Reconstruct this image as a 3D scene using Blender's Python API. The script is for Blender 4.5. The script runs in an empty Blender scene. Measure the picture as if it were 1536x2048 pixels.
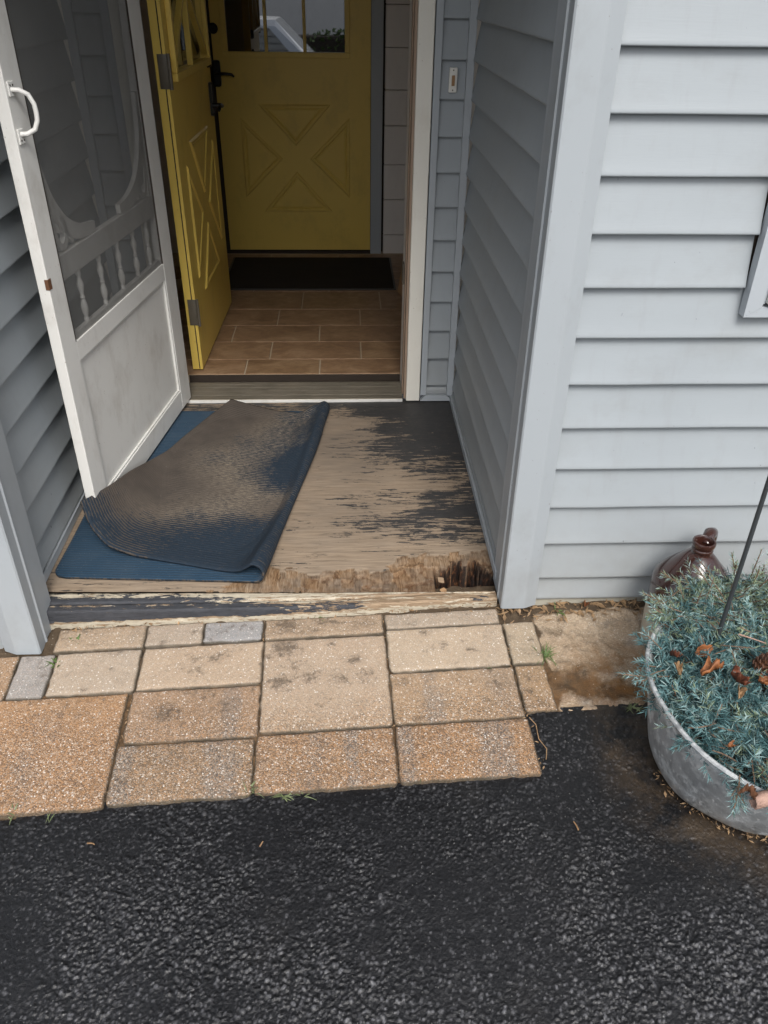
import bpy, bmesh, math, random
import numpy as np
from mathutils import Vector, Matrix, noise as mnoise

scene = bpy.context.scene
COL = scene.collection
R = math.radians

# ------------------------------------------------------------------ camera
cam_d = bpy.data.cameras.new('camera')
cam = bpy.data.objects.new('camera', cam_d)
COL.objects.link(cam)
XR = Vector((0.99895242, -0.04363171, 0.01379645))
YD = Vector((-0.01263043, -0.55266829, -0.83330561))
FW = Vector((0.04398341, 0.83225839, -0.55264041))
M = Matrix((XR, -YD, -FW)).transposed().to_4x4()
M.translation = Vector((0, 0, 1.572))
cam.matrix_world = M
cam_d.sensor_fit = 'VERTICAL'
cam_d.sensor_height = 24.0
cam_d.sensor_width = 18.0
cam_d.lens = 24.0 * 1602.27 / 2048.0
cam_d.clip_start = 0.02
cam_d.clip_end = 300
scene.camera = cam

# ------------------------------------------------------------------ light
SUN_EL, SUN_AZ = R(48), R(172)          # soft high light from behind the camera
w = bpy.data.worlds.new('World'); scene.world = w; w.use_nodes = True
wn = w.node_tree
sky = wn.nodes.new('ShaderNodeTexSky'); sky.sky_type = 'NISHITA'; sky.sun_disc = False
sky.sun_elevation = SUN_EL; sky.sun_rotation = SUN_AZ
sky.air_density = 1.0; sky.dust_density = 3.0
hs = wn.nodes.new('ShaderNodeHueSaturation'); hs.inputs['Saturation'].default_value = 0.38
bg = wn.nodes['Background']; bg.inputs['Strength'].default_value = 0.15
wn.links.new(sky.outputs[0], hs.inputs['Color']); wn.links.new(hs.outputs[0], bg.inputs[0])
sd = bpy.data.lights.new('sun', 'SUN'); sd.energy = 1.5; sd.angle = R(22); sd.color = (1, .965, .92)
so = bpy.data.objects.new('sun', sd); COL.objects.link(so)
sdir = Vector((math.sin(SUN_AZ) * math.cos(SUN_EL), math.cos(SUN_AZ) * math.cos(SUN_EL), math.sin(SUN_EL)))
so.rotation_euler = sdir.to_track_quat('Z', 'Y').to_euler()
so.location = sdir * 20
vs = scene.view_settings
vs.view_transform = 'Standard'; vs.look = 'None'; vs.gamma = 1; vs.use_curve_mapping = False
vs.exposure = 0.74
scene.cycles.max_bounces = 10
scene.cycles.diffuse_bounces = 6
scene.cycles.transparent_max_bounces = 12

rng = random.Random(7)
nrg = np.random.default_rng(11)

# ================================================================== helpers
def link(o, parent=None):
    COL.objects.link(o)
    if parent is not None: o.parent = parent
    return o

def tag(o, label=None, cat=None, group=None, kind=None):
    if label: o['label'] = label
    if cat: o['category'] = cat
    if group: o['group'] = group
    if kind: o['kind'] = kind
    return o

def thing(name, label=None, cat=None, loc=(0, 0, 0), rz=0, group=None, kind=None):
    o = bpy.data.objects.new(name, None)
    o.empty_display_size = .05
    o.location = loc; o.rotation_euler = (0, 0, rz)
    link(o)
    return tag(o, label, cat, group, kind)

def mesh_obj(name, V, F, mats, parent=None, smooth=False, fm=None):
    me = bpy.data.meshes.new(name)
    me.from_pydata([tuple(v) for v in V], [], [tuple(f) for f in F])
    for m in (mats if isinstance(mats, (list, tuple)) else [mats]): me.materials.append(m)
    if fm is not None: me.polygons.foreach_set('material_index', fm)
    if smooth: me.polygons.foreach_set('use_smooth', [True] * len(me.polygons))
    me.update()
    return link(bpy.data.objects.new(name, me), parent)

class MB:
    """collects simple solids, links them as one mesh"""
    def __init__(s): s.V = []; s.F = []; s.S = []
    def add(s, V, F, smooth=False):
        k = len(s.V); s.V += [tuple(v) for v in V]
        s.F += [tuple(i + k for i in f) for f in F]; s.S += [smooth] * len(F)
        return s
    def box(s, a, b, c=0.0):
        x0, y0, z0 = a; x1, y1, z1 = b
        if c <= 0:
            V = [(x0,y0,z0),(x1,y0,z0),(x1,y1,z0),(x0,y1,z0),(x0,y0,z1),(x1,y0,z1),(x1,y1,z1),(x0,y1,z1)]
            return s.add(V, [(0,3,2,1),(4,5,6,7),(0,1,5,4),(1,2,6,5),(2,3,7,6),(3,0,4,7)])
        bm = bmesh.new(); bmesh.ops.create_cube(bm, size=1)
        for v in bm.verts:
            v.co = Vector(((x0+x1)/2 + v.co.x*(x1-x0), (y0+y1)/2 + v.co.y*(y1-y0), (z0+z1)/2 + v.co.z*(z1-z0)))
        bmesh.ops.bevel(bm, geom=bm.edges[:], offset=c, segments=2, affect='EDGES', profile=.5)
        bm.verts.index_update()
        s.add([v.co[:] for v in bm.verts], [[v.index for v in f.verts] for f in bm.faces]); bm.free()
        return s
    def prism(s, poly, d, axis):
        """poly: 2D outline (CCW), extruded between d[0] and d[1] along axis"""
        n = len(poly)
        def P(p, t):
            return {'x': (t, p[0], p[1]), 'y': (p[0], t, p[1]), 'z': (p[0], p[1], t)}[axis]
        V = [P(p, d[0]) for p in poly] + [P(p, d[1]) for p in poly]
        F = [tuple(range(n))[::-1], tuple(range(n, 2*n))] + [(i, (i+1) % n, n+(i+1) % n, n+i) for i in range(n)]
        return s.add(V, F)
    def tube(s, pts, rad, n=10, cap=True):
        pts = [Vector(p) for p in pts]; m = len(pts)
        rs = rad if isinstance(rad, (list, tuple)) else [rad]*m
        V = []; F = []; up = None
        for i, p in enumerate(pts):
            t = (pts[min(i+1, m-1)] - pts[max(i-1, 0)]).normalized()
            if up is None:
                up = t.orthogonal().normalized()
            up = (up - t*up.dot(t)).normalized(); sd_ = t.cross(up)
            for k in range(n):
                a = 2*math.pi*k/n
                V.append(p + (up*math.cos(a) + sd_*math.sin(a))*rs[i])
        for i in range(m-1):
            for k in range(n):
                F.append((i*n+k, i*n+(k+1) % n, (i+1)*n+(k+1) % n, (i+1)*n+k))
        if cap: F += [tuple(range(n))[::-1], tuple(range((m-1)*n, m*n))]
        return s.add(V, F, True)
    def lathe(s, prof, c=(0, 0, 0), n=40, axis='z'):
        V = []; F = []
        for r, z in prof:
            for k in range(n):
                a = 2*math.pi*k/n
                if axis == 'z': V.append((c[0]+r*math.cos(a), c[1]+r*math.sin(a), c[2]+z))
                else: V.append((c[0]+r*math.cos(a), c[1]+z, c[2]+r*math.sin(a)))
        for i in range(len(prof)-1):
            for k in range(n):
                q = (i*n+k, i*n+(k+1) % n, (i+1)*n+(k+1) % n, (i+1)*n+k)
                F.append(q if axis == 'z' else q[::-1])
        return s.add(V, F, True)
    def build(s, name, mats, parent=None):
        me = bpy.data.meshes.new(name); me.from_pydata(s.V, [], s.F)
        for m in (mats if isinstance(mats, (list, tuple)) else [mats]): me.materials.append(m)
        me.polygons.foreach_set('use_smooth', s.S)
        if any(s.S): me.set_sharp_from_angle(angle=R(40))
        me.update()
        return link(bpy.data.objects.new(name, me), parent)

def grid_obj(name, P, mats, parent=None, attrs=None, mask=None, skirt=None):
    """P: (ny,nx,3) array -> grid mesh with float point attributes; mask: (ny-1,nx-1) cells kept"""
    ny, nx = P.shape[:2]
    idx = np.arange(ny*nx).reshape(ny, nx)
    q = np.stack([idx[:-1,:-1], idx[:-1,1:], idx[1:,1:], idx[1:,:-1]], -1)
    q = q[mask] if mask is not None else q.reshape(-1, 4)
    me = bpy.data.meshes.new(name)
    me.vertices.add(ny*nx); me.vertices.foreach_set('co', P.reshape(-1).astype(np.float32))
    me.loops.add(q.size); me.loops.foreach_set('vertex_index', q.reshape(-1).astype(np.int32))
    me.polygons.add(len(q))
    me.polygons.foreach_set('loop_start', np.arange(0, q.size, 4, dtype=np.int32))
    me.polygons.foreach_set('use_smooth', np.ones(len(q), dtype=bool))
    for m in (mats if isinstance(mats, (list, tuple)) else [mats]): me.materials.append(m)
    me.update(calc_edges=True)
    for k, a in (attrs or {}).items():
        at = me.attributes.new(k, 'FLOAT', 'POINT'); at.data.foreach_set('value', a.reshape(-1).astype(np.float32))
    me.validate()
    return link(bpy.data.objects.new(name, me), parent)

def vnoise(X, Y, seed=0, oct=4):
    """tileless value noise on arrays, about 0..1"""
    out = np.zeros_like(X, dtype=float); amp = 1; tot = 0; f = 1.0
    for o in range(oct):
        x = X*f + 17.3*o + seed*3.7; y = Y*f + 9.1*o + seed*5.9
        xi = np.floor(x).astype(np.int64); yi = np.floor(y).astype(np.int64)
        fx = x-xi; fy = y-yi; fx = fx*fx*(3-2*fx); fy = fy*fy*(3-2*fy)
        def h(a, b):
            n = (a*374761393 + b*668265263 + (seed+o)*144665) & 0xffffffff
            n = ((n ^ (n >> 13))*1274126177) & 0xffffffff
            return ((n ^ (n >> 16)) & 0xffff)/65535.0
        v = (h(xi,yi)*(1-fx)+h(xi+1,yi)*fx)*(1-fy) + (h(xi,yi+1)*(1-fx)+h(xi+1,yi+1)*fx)*fy
        out += v*amp; tot += amp; amp *= .5; f *= 2
    return out/tot
def sm(a, b, x):
    t = np.clip((x-a)/(b-a), 0, 1); return t*t*(3-2*t)

# ================================================================== materials
class NT:
    def __init__(s, name, rough=.6, base=(.5, .5, .5), spec=.5, metal=0):
        s.m = bpy.data.materials.new(name); s.m.use_nodes = True
        s.t = s.m.node_tree; s.b = s.t.nodes['Principled BSDF']
        s.set('Base Color', (*base, 1)); s.set('Roughness', rough)
        s.set('Specular IOR Level', spec); s.set('Metallic', metal)
        s._pos = None
    def n(s, ty, **kw):
        x = s.t.nodes.new('ShaderNode'+ty)
        for k, v in kw.items(): setattr(x, k, v)
        return x
    def plug(s, sock, v):
        if isinstance(v, bpy.types.NodeSocket): s.t.links.new(v, sock)
        elif isinstance(v, tuple) and len(v) == 3 and sock.type == 'RGBA': sock.default_value = (*v, 1)
        else: sock.default_value = v
    def set(s, k, v): s.plug(s.b.inputs[k], v)
    def pos(s):
        if s._pos is None: s._pos = s.n('NewGeometry').outputs['Position']
        return s._pos
    def obj(s): return s.n('TexCoord').outputs['Object']
    def uv(s): return s.n('TexCoord').outputs['UV']
    def attr(s, name): 
        a = s.n('Attribute'); a.attribute_name = name; return a.outputs['Fac']
    def oattr(s, name):
        a = s.n('Attribute'); a.attribute_type = 'OBJECT'; a.attribute_name = name; return a.outputs['Color']
    def map(s, v, sc=(1, 1, 1), loc=(0, 0, 0), rot=(0, 0, 0)):
        m = s.n('Mapping'); s.plug(m.inputs[0], v); m.inputs['Scale'].default_value = sc
        m.inputs['Location'].default_value = loc; m.inputs['Rotation'].default_value = rot; return m.outputs[0]
    def noise(s, v, scale, detail=4, rough=.55, dist=0):
        m = s.n('TexNoise'); s.plug(m.inputs['Vector'], v); m.inputs['Scale'].default_value = scale
        m.inputs['Detail'].default_value = detail; m.inputs['Roughness'].default_value = rough
        m.inputs['Distortion'].default_value = dist; return m.outputs['Fac']
    def voro(s, v, scale, feat='F1', rnd=1):
        m = s.n('TexVoronoi'); m.feature = feat; s.plug(m.inputs['Vector'], v); m.inputs['Scale'].default_value = scale
        m.inputs['Randomness'].default_value = rnd
        return m.outputs
    def ramp(s, f, stops, interp='LINEAR'):
        m = s.n('ValToRGB'); s.plug(m.inputs[0], f); e = m.color_ramp.elements; m.color_ramp.interpolation = interp
        while len(e) < len(stops): e.new(.5)
        for x, (p, c) in zip(e, stops):
            x.position = p; x.color = (c, c, c, 1) if isinstance(c, (int, float)) else (*c, 1)
        return m.outputs[0]
    def mix(s, f, a, b, mode='MIX'):
        m = s.n('Mix', data_type='RGBA', blend_type=mode)
        s.plug(m.inputs[0], f); s.plug(m.inputs[6], a); s.plug(m.inputs[7], b); return m.outputs[2]
    def math(s, op, a, b=0., c=0.):
        m = s.n('Math', operation=op); s.plug(m.inputs[0], a); s.plug(m.inputs[1], b); s.plug(m.inputs[2], c); return m.outputs[0]
    def sep(s, v):
        m = s.n('SeparateXYZ'); s.plug(m.inputs[0], v); return m.outputs
    def bump(s, h, strength=.3, dist=.01, nrm=None):
        m = s.n('Bump'); s.plug(m.inputs['Height'], h); m.inputs['Strength'].default_value = strength
        m.inputs['Distance'].default_value = dist
        if nrm is not None: s.plug(m.inputs['Normal'], nrm)
        s.set('Normal', m.outputs[0]); return m.outputs[0]

def painted(name, base, rough=.5, var=.08, dirt=(.25, .22, .18), dirt_amt=.25, scale=3.0, bump=.05, spec=.4):
    t = NT(name, rough, base, spec)
    p = t.pos()
    n1 = t.noise(p, scale, 5); n2 = t.noise(p, 60, 3)
    lo = tuple(c*(1-var) for c in base); hi = tuple(min(1, c*(1+var)) for c in base)
    c = t.mix(n1, lo, hi)
    d = t.ramp(t.noise(t.map(p, (1, 1, .6)), 7, 8, .7), [(.52, 0.), (.8, 1.)])
    c = t.mix(t.math('MULTIPLY', d, dirt_amt), c, dirt)
    sp = t.ramp(t.noise(p, 130, 2, .4), [(.74, 0.), (.79, 1.)])
    c = t.mix(t.math('MULTIPLY', sp, dirt_amt*1.6), c, dirt)
    t.set('Base Color', c)
    t.set('Roughness', t.math('ADD', t.math('MULTIPLY', n1, .2), rough-.1))
    t.bump(t.math('ADD', n2, t.math('MULTIPLY', n1, 2.)), bump, .004)
    return t.m

SID = (.300, .328, .347)
def make_siding():
    t = NT('vinyl_siding', .5, SID, .35); p = t.pos()
    n1 = t.noise(t.map(p, (1, 1, 2.5)), 2.2, 5)
    c = t.mix(n1, tuple(x*.93 for x in SID), tuple(x*1.06 for x in SID))
    gr = t.noise(t.map(p, (6, 6, 90)), 3, 4)
    c = t.mix(t.math('MULTIPLY', gr, .10), c, (.30, .32, .34))
    grime = t.ramp(t.noise(t.map(p, (1, 1, 1.3)), 5, 8, .68), [(.54, 0.), (.82, 1.)])
    low = t.ramp(t.sep(p)[2], [(.0, 1.), (.42, .0)])
    c = t.mix(t.math('MULTIPLY', grime, .32), c, (.20, .20, .185))
    drip = t.ramp(t.noise(t.map(p, (14, 14, 1.1)), 2.2, 6, .6), [(.55, 0.), (.75, 1.)])
    c = t.mix(t.math('MULTIPLY', drip, .16), c, (.20, .20, .185))
    c = t.mix(t.math('MULTIPLY', t.math('MULTIPLY', low, t.noise(p, 14, 8, .7)), .55), c, (.21, .20, .17))
    sp = t.ramp(t.noise(t.map(p, (1, 1, .55)), 95, 2, .4), [(.765, 0.), (.79, 1.)])
    sp2 = t.ramp(t.noise(p, 6, 3), [(.45, 0.), (.62, 1.)])
    c = t.mix(t.math('MULTIPLY', t.math('MULTIPLY', sp, sp2), .75), c, (.08, .075, .07))
    t.set('Base Color', c)
    t.set('Roughness', t.math('ADD', t.math('MULTIPLY', n1, .2), .38))
    t.bump(t.math('ADD', t.math('MULTIPLY', gr, .5), t.noise(p, 4, 3)), .10, .006)
    return t.m
m_siding = make_siding()
m_trim = painted('grey_trim', (.36, .39, .415), .5, .05, (.2, .2, .19), .25, 2.5, .04)
m_post = painted('post_cladding', (.33, .358, .378), .45, .06, (.17, .17, .15), .32, 2.0, .05)
m_white = painted('white_paint', (.68, .675, .645), .42, .06, (.30, .26, .21), .5, 3.5, .05)
m_jamb = painted('cream_jamb_paint', (.76, .735, .66), .5, .06, (.35, .28, .2), .35, 4, .06)
m_oldwood = painted('raw_wood_edge', (.30, .22, .16), .7, .2, (.12, .09, .07), .5, 18, .2)
m_yellow = painted('yellow_paint', (.68, .49, .11), .36, .07, (.20, .14, .05), .34, 3, .05)
m_black = painted('black_metal', (.012, .011, .010), .38, .1, (.03, .03, .03), .2, 9, .05)
m_hinge = painted('old_brass', (.11, .095, .072), .45, .3, (.05, .04, .03), .5, 30, .1)
m_rust = painted('rusty_steel', (.13, .06, .03), .7, .3, (.04, .02, .01), .5, 40, .2)
m_panel = painted('interior_panel', (.68, .65, .62), .6, .05, (.25, .22, .2), .2, 3, .05)
m_room = painted('room_plaster', (.68, .63, .54), .8, .05, (.2, .2, .2), .2, 3, .1)
m_dark = painted('dark_wood_gap', (.035, .025, .018), .8, .3, (.01, .01, .01), .4, 12, .2)
m_found = painted('foundation_stone', (.36, .34, .28), .9, .25, (.12, .11, .09), .6, 14, .5)

def make_alu():
    t = NT('worn_aluminium', .45, (.42, .39, .33), .5, .55); p = t.pos()
    n = t.noise(t.map(p, (3, 40, 40)), 4, 6)
    c = t.mix(n, (.13, .11, .08), (.36, .33, .27))
    d = t.ramp(t.noise(p, 9, 7, .7), [(.45, 0.), (.7, 1.)])
    c = t.mix(t.math('MULTIPLY', d, .6), c, (.12, .095, .07))
    t.set('Base Color', c); t.set('Roughness', t.math('ADD', t.math('MULTIPLY', n, .3), .35))
    t.set('Metallic', t.math('SUBTRACT', .6, t.math('MULTIPLY', d, .5)))
    t.bump(n, .15, .003); return t.m
m_alu = make_alu()

def make_galv():
    t = NT('galvanised_steel', .42, (.30, .32, .33), .5, .65); p = t.pos()
    v = t.voro(t.map(p, (1, 1, .6)), 38)
    c = t.mix(t.sep(v[1])[0], (.42, .44, .45), (.58, .60, .61))
    ox = t.ramp(t.noise(t.map(p, (1.5, 1.5, 1)), 9, 10, .76), [(.50, 0.), (.58, 1.)])
    dk_ = t.ramp(t.noise(t.map(p, (1, 1, .45)), 14, 10, .78), [(.50, 0.), (.60, 1.)])
    c = t.mix(t.math('MULTIPLY', dk_, .60), c, (.17, .18, .185))
    c = t.mix(t.math('MULTIPLY', ox, .55), c, (.47, .48, .47))
    wp = t.ramp(t.noise(t.map(p, (1, 1, .30)), 95, 3, .55), [(.60, 0.), (.66, 1.)])
    wm = t.ramp(t.noise(p, 8, 3), [(.42, 0.), (.6, 1.)])
    spots = t.math('MULTIPLY', wp, wm)
    c = t.mix(t.math('MULTIPLY', spots, .75), c, (.68, .68, .66))
    dirt = t.ramp(t.sep(p)[2], [(.0, 1.), (.08, 0.)])
    dirt = t.math('MULTIPLY', dirt, t.noise(p, 20, 6))
    mapz = t.n('MapRange'); t.plug(mapz.inputs[0], t.sep(p)[2]); mapz.inputs[1].default_value = -.09; mapz.inputs[2].default_value = -.02
    mapz.inputs[3].default_value = 1; mapz.inputs[4].default_value = 0
    c = t.mix(t.math('MULTIPLY', mapz.outputs[0], t.noise(p, 25, 6)), c, (.20, .16, .11))
    t.set('Base Color', c)
    t.set('Metallic', t.math('SUBTRACT', .5, t.math('MULTIPLY', t.math('MAXIMUM', ox, spots), .45)))
    t.set('Roughness', t.math('ADD', t.math('MULTIPLY', ox, .3), .36))
    t.bump(t.noise(p, 30, 5), .15, .004); return t.m
m_galv = make_galv()

def make_asphalt(name, near=True):
    t = NT(name, .5, (.018, .018, .019), .5); p = t.pos()
    n = t.noise(p, 3.2, 5)
    c = t.mix(n, (.0032, .0033, .0040), (.0078, .0079, .0090))
    br = t.ramp(t.noise(p, 4.0, 8, .65), [(.56, 0.), (.74, 1.)])
    if near:
        dirt = t.attr('dirt')
        dn = t.ramp(t.noise(p, 13, 8, .7), [(.40, 0.), (.68, 1.)])
        c = t.mix(t.math('MULTIPLY', dirt, dn), c, (.060, .042, .026))
    c = t.mix(t.math('MULTIPLY', br, .16), c, (.05, .045, .04))
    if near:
        c = t.mix(t.math('MULTIPLY', t.attr('worn'), t.ramp(t.noise(p, 260, 3), [(.3, .5), (.6, 1.)])), c, (.120, .120, .128))  # sky glints on pebble tops, painted as lighter grey
    v = t.voro(p, 210)
    sel = t.ramp(t.sep(v[1])[0], [(.965, 0.), (.97, 1.)], 'CONSTANT')
    dot = t.math('MULTIPLY', sel, t.ramp(v[0], [(.25, 1.), (.42, 0.)]))
    c = t.mix(t.math('MULTIPLY', dot, .35), c, (.24, .24, .23))
    t.set('Base Color', c)
    t.set('Roughness', t.math('ADD', t.math('MULTIPLY', t.noise(p, 40, 4), .3), .20)); t.set('Specular IOR Level', .46)
    h = t.math('ADD', t.noise(p, 420, 3), t.math('MULTIPLY', t.noise(p, 150, 3), .9))
    if not near:
        h = t.math('ADD', h, t.math('MULTIPLY', t.ramp(t.voro(p, 95, 'SMOOTH_F1')[0], [(.0, 1.), (.6, 0.)]), 3.))
    t.bump(h, .5, .0022); return t.m
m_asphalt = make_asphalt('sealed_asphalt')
m_asphalt2 = make_asphalt('far_asphalt', False)

def make_paver():
    t = NT('exposed_aggregate_concrete', .8, (.4, .33, .26), .35); p = t.pos()
    tint = t.oattr('tint'); worn = t.attr('worn')
    rough_amt = t.math('SUBTRACT', 1., worn)
    n1 = t.noise(p, 9, 6, .6)
    tint = t.mix(t.math('MULTIPLY', rough_amt, .55), tint, t.mix(1., tint, (1.0, .80, .58), 'MULTIPLY'))
    c = t.mix(n1, t.mix(.68, t.mix(1., tint, tint, 'MULTIPLY'), tint), tint)
    grey = t.math('MAXIMUM', t.math('MULTIPLY', t.ramp(t.noise(t.map(p, (1.4, .5, 1)), 5.5, 5, .6), [(.56, 0.), (.66, 1.)]), .6), t.ramp(t.math('ADD', t.attr('grey'), t.math('MULTIPLY_ADD', t.noise(p, 13, 7, .7), 2.4, -1.35)), [(.30, 0.), (.75, 1.)]))
    c = t.mix(t.math('MULTIPLY', grey, t.math('MULTIPLY_ADD', rough_amt, .60, .15)), c, (.150, .150, .150))
    # aggregate chips
    v1 = t.voro(p, 270); v2 = t.voro(p, 430); v3 = t.voro(p, 165)
    r1 = t.sep(v1[1]); r2 = t.sep(v2[1]); r3 = t.sep(v3[1])
    chip = t.ramp(r1[0], [(.0, (.10, .085, .075)), (.16, (.20, .14, .09)), (.42, (.40, .25, .14)), (.66, (.36, .29, .22)), (.90, (.52, .44, .35)), (.965, (.72, .67, .60))], 'CONSTANT')
    c = t.mix(t.math('MULTIPLY_ADD', rough_amt, .52, .16), c, t.mix(.45, chip, t.mix(1., chip, t.mix(.5, tint, (.9, .9, .9)), 'MULTIPLY')))
    blk = t.math('MULTIPLY', t.ramp(r2[0], [(.76, 0.), (.77, 1.)], 'CONSTANT'), t.ramp(v2[0], [(.35, 1.), (.55, 0.)]))
    c = t.mix(t.math('MULTIPLY', blk, t.math('MULTIPLY_ADD', rough_amt, .55, .30)), c, (.045, .042, .04))
    wht = t.math('MULTIPLY', t.ramp(r3[1], [(.87, 0.), (.88, 1.)], 'CONSTANT'), t.ramp(v3[0], [(.22, 1.), (.40, 0.)]))
    c = t.mix(t.math('MULTIPLY', wht, .80), c, (.74, .70, .64))
    wht2 = t.math('MULTIPLY', t.ramp(r2[1], [(.90, 0.), (.91, 1.)], 'CONSTANT'), t.ramp(v2[0], [(.3, 1.), (.5, 0.)]))
    c = t.mix(t.math('MULTIPLY', wht2, .6), c, (.66, .62, .56))
    # stains of soil and old leaf
    st = t.ramp(t.noise(p, 17, 10, .76, .3), [(.56, 0.), (.68, 1.)])
    area = t.ramp(t.noise(p, 3.1, 2), [(.36, 0.), (.54, 1.)])
    stain = t.math('MULTIPLY', st, area)
    c = t.mix(t.math('MULTIPLY', stain, .72), c, (.075, .055, .04))
    sx = t.attr('stain')
    sn = t.math('MULTIPLY_ADD', t.noise(p, 55, 10, .80), 3.6, -1.8)
    sf = t.ramp(t.math('ADD', sx, sn), [(.40, 0.), (.95, 1.)])
    sf = t.math('MAXIMUM', t.math('MULTIPLY', sf, t.ramp(sx, [(.04, 0.), (.3, 1.)])), t.math('MULTIPLY', sx, .22))
    c = t.mix(t.math('MULTIPLY', sf, .78), c, (.080, .060, .044))
    ed = t.attr('edge')
    c = t.mix(t.math('MULTIPLY', ed, t.math('MULTIPLY_ADD', n1, .8, .45)), c, (.055, .045, .030))
    t.set('Base Color', c)
    t.set('Roughness', .78)
    h = t.math('ADD', t.math('MULTIPLY', v1[0], -1.), t.math('MULTIPLY', t.noise(p, 380, 3), .8))
    bm_ = t.n('Bump'); t.plug(bm_.inputs['Height'], h); t.plug(bm_.inputs['Strength'], t.math('MULTIPLY_ADD', rough_amt, .5, .15))
    bm_.inputs['Distance'].default_value = .0035; t.set('Normal', bm_.outputs[0])
    return t.m
m_paver = make_paver()

def make_soil():
    t = NT('gritty_soil', .95, (.2, .15, .1), .2); p = t.pos()
    sand = t.attr('sand')
    n1 = t.noise(p, 7, 7, .65); n2 = t.noise(p, 32, 7, .7)
    soil = t.mix(n2, (.030, .022, .015), (.135, .098, .064))
    sandc = t.mix(n1, (.34, .25, .165), (.50, .42, .32))
    v = t.voro(p, 260); r = t.sep(v[1])
    chip = t.ramp(r[0], [(.0, (.12, .085, .055)), (.3, (.30, .21, .13)), (.75, (.45, .36, .26)), (.93, (.68, .62, .54))], 'CONSTANT')
    sandc = t.mix(.30, sandc, chip)
    grey = t.ramp(t.noise(p, 6, 4), [(.5, 0.), (.62, 1.)])
    sandc = t.mix(t.math('MULTIPLY', grey, .5), sandc, (.33, .31, .29))
    mot = t.ramp(t.noise(p, 24, 10, .78), [(.50, 0.), (.64, 1.)])
    sandc = t.mix(t.math('MULTIPLY', mot, .55), sandc, (.13, .095, .062))
    f = t.math('ADD', sand, t.math('MULTIPLY_ADD', n2, .9, -.45))
    c = t.mix(t.ramp(f, [(.36, 0.), (.62, 1.)]), soil, sandc)
    rust = t.attr('rust')
    c = t.mix(t.math('MULTIPLY', rust, t.ramp(t.noise(p, 17, 7, .7), [(.35, 0.), (.65, 1.)])), c, (.23, .115, .042))
    v2 = t.voro(p, 150)
    w_ = t.math('MULTIPLY', t.ramp(t.sep(v2[1])[1], [(.90, 0.), (.91, 1.)], 'CONSTANT'), t.ramp(v2[0], [(.12, 1.), (.26, 0.)]))
    c = t.mix(t.math('MULTIPLY', w_, .5), c, (.66, .6, .5))
    t.set('Base Color', c)
    t.bump(t.math('ADD', n2, t.noise(p, 240, 4)), .6, .006); return t.m
m_soil = make_soil()

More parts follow.
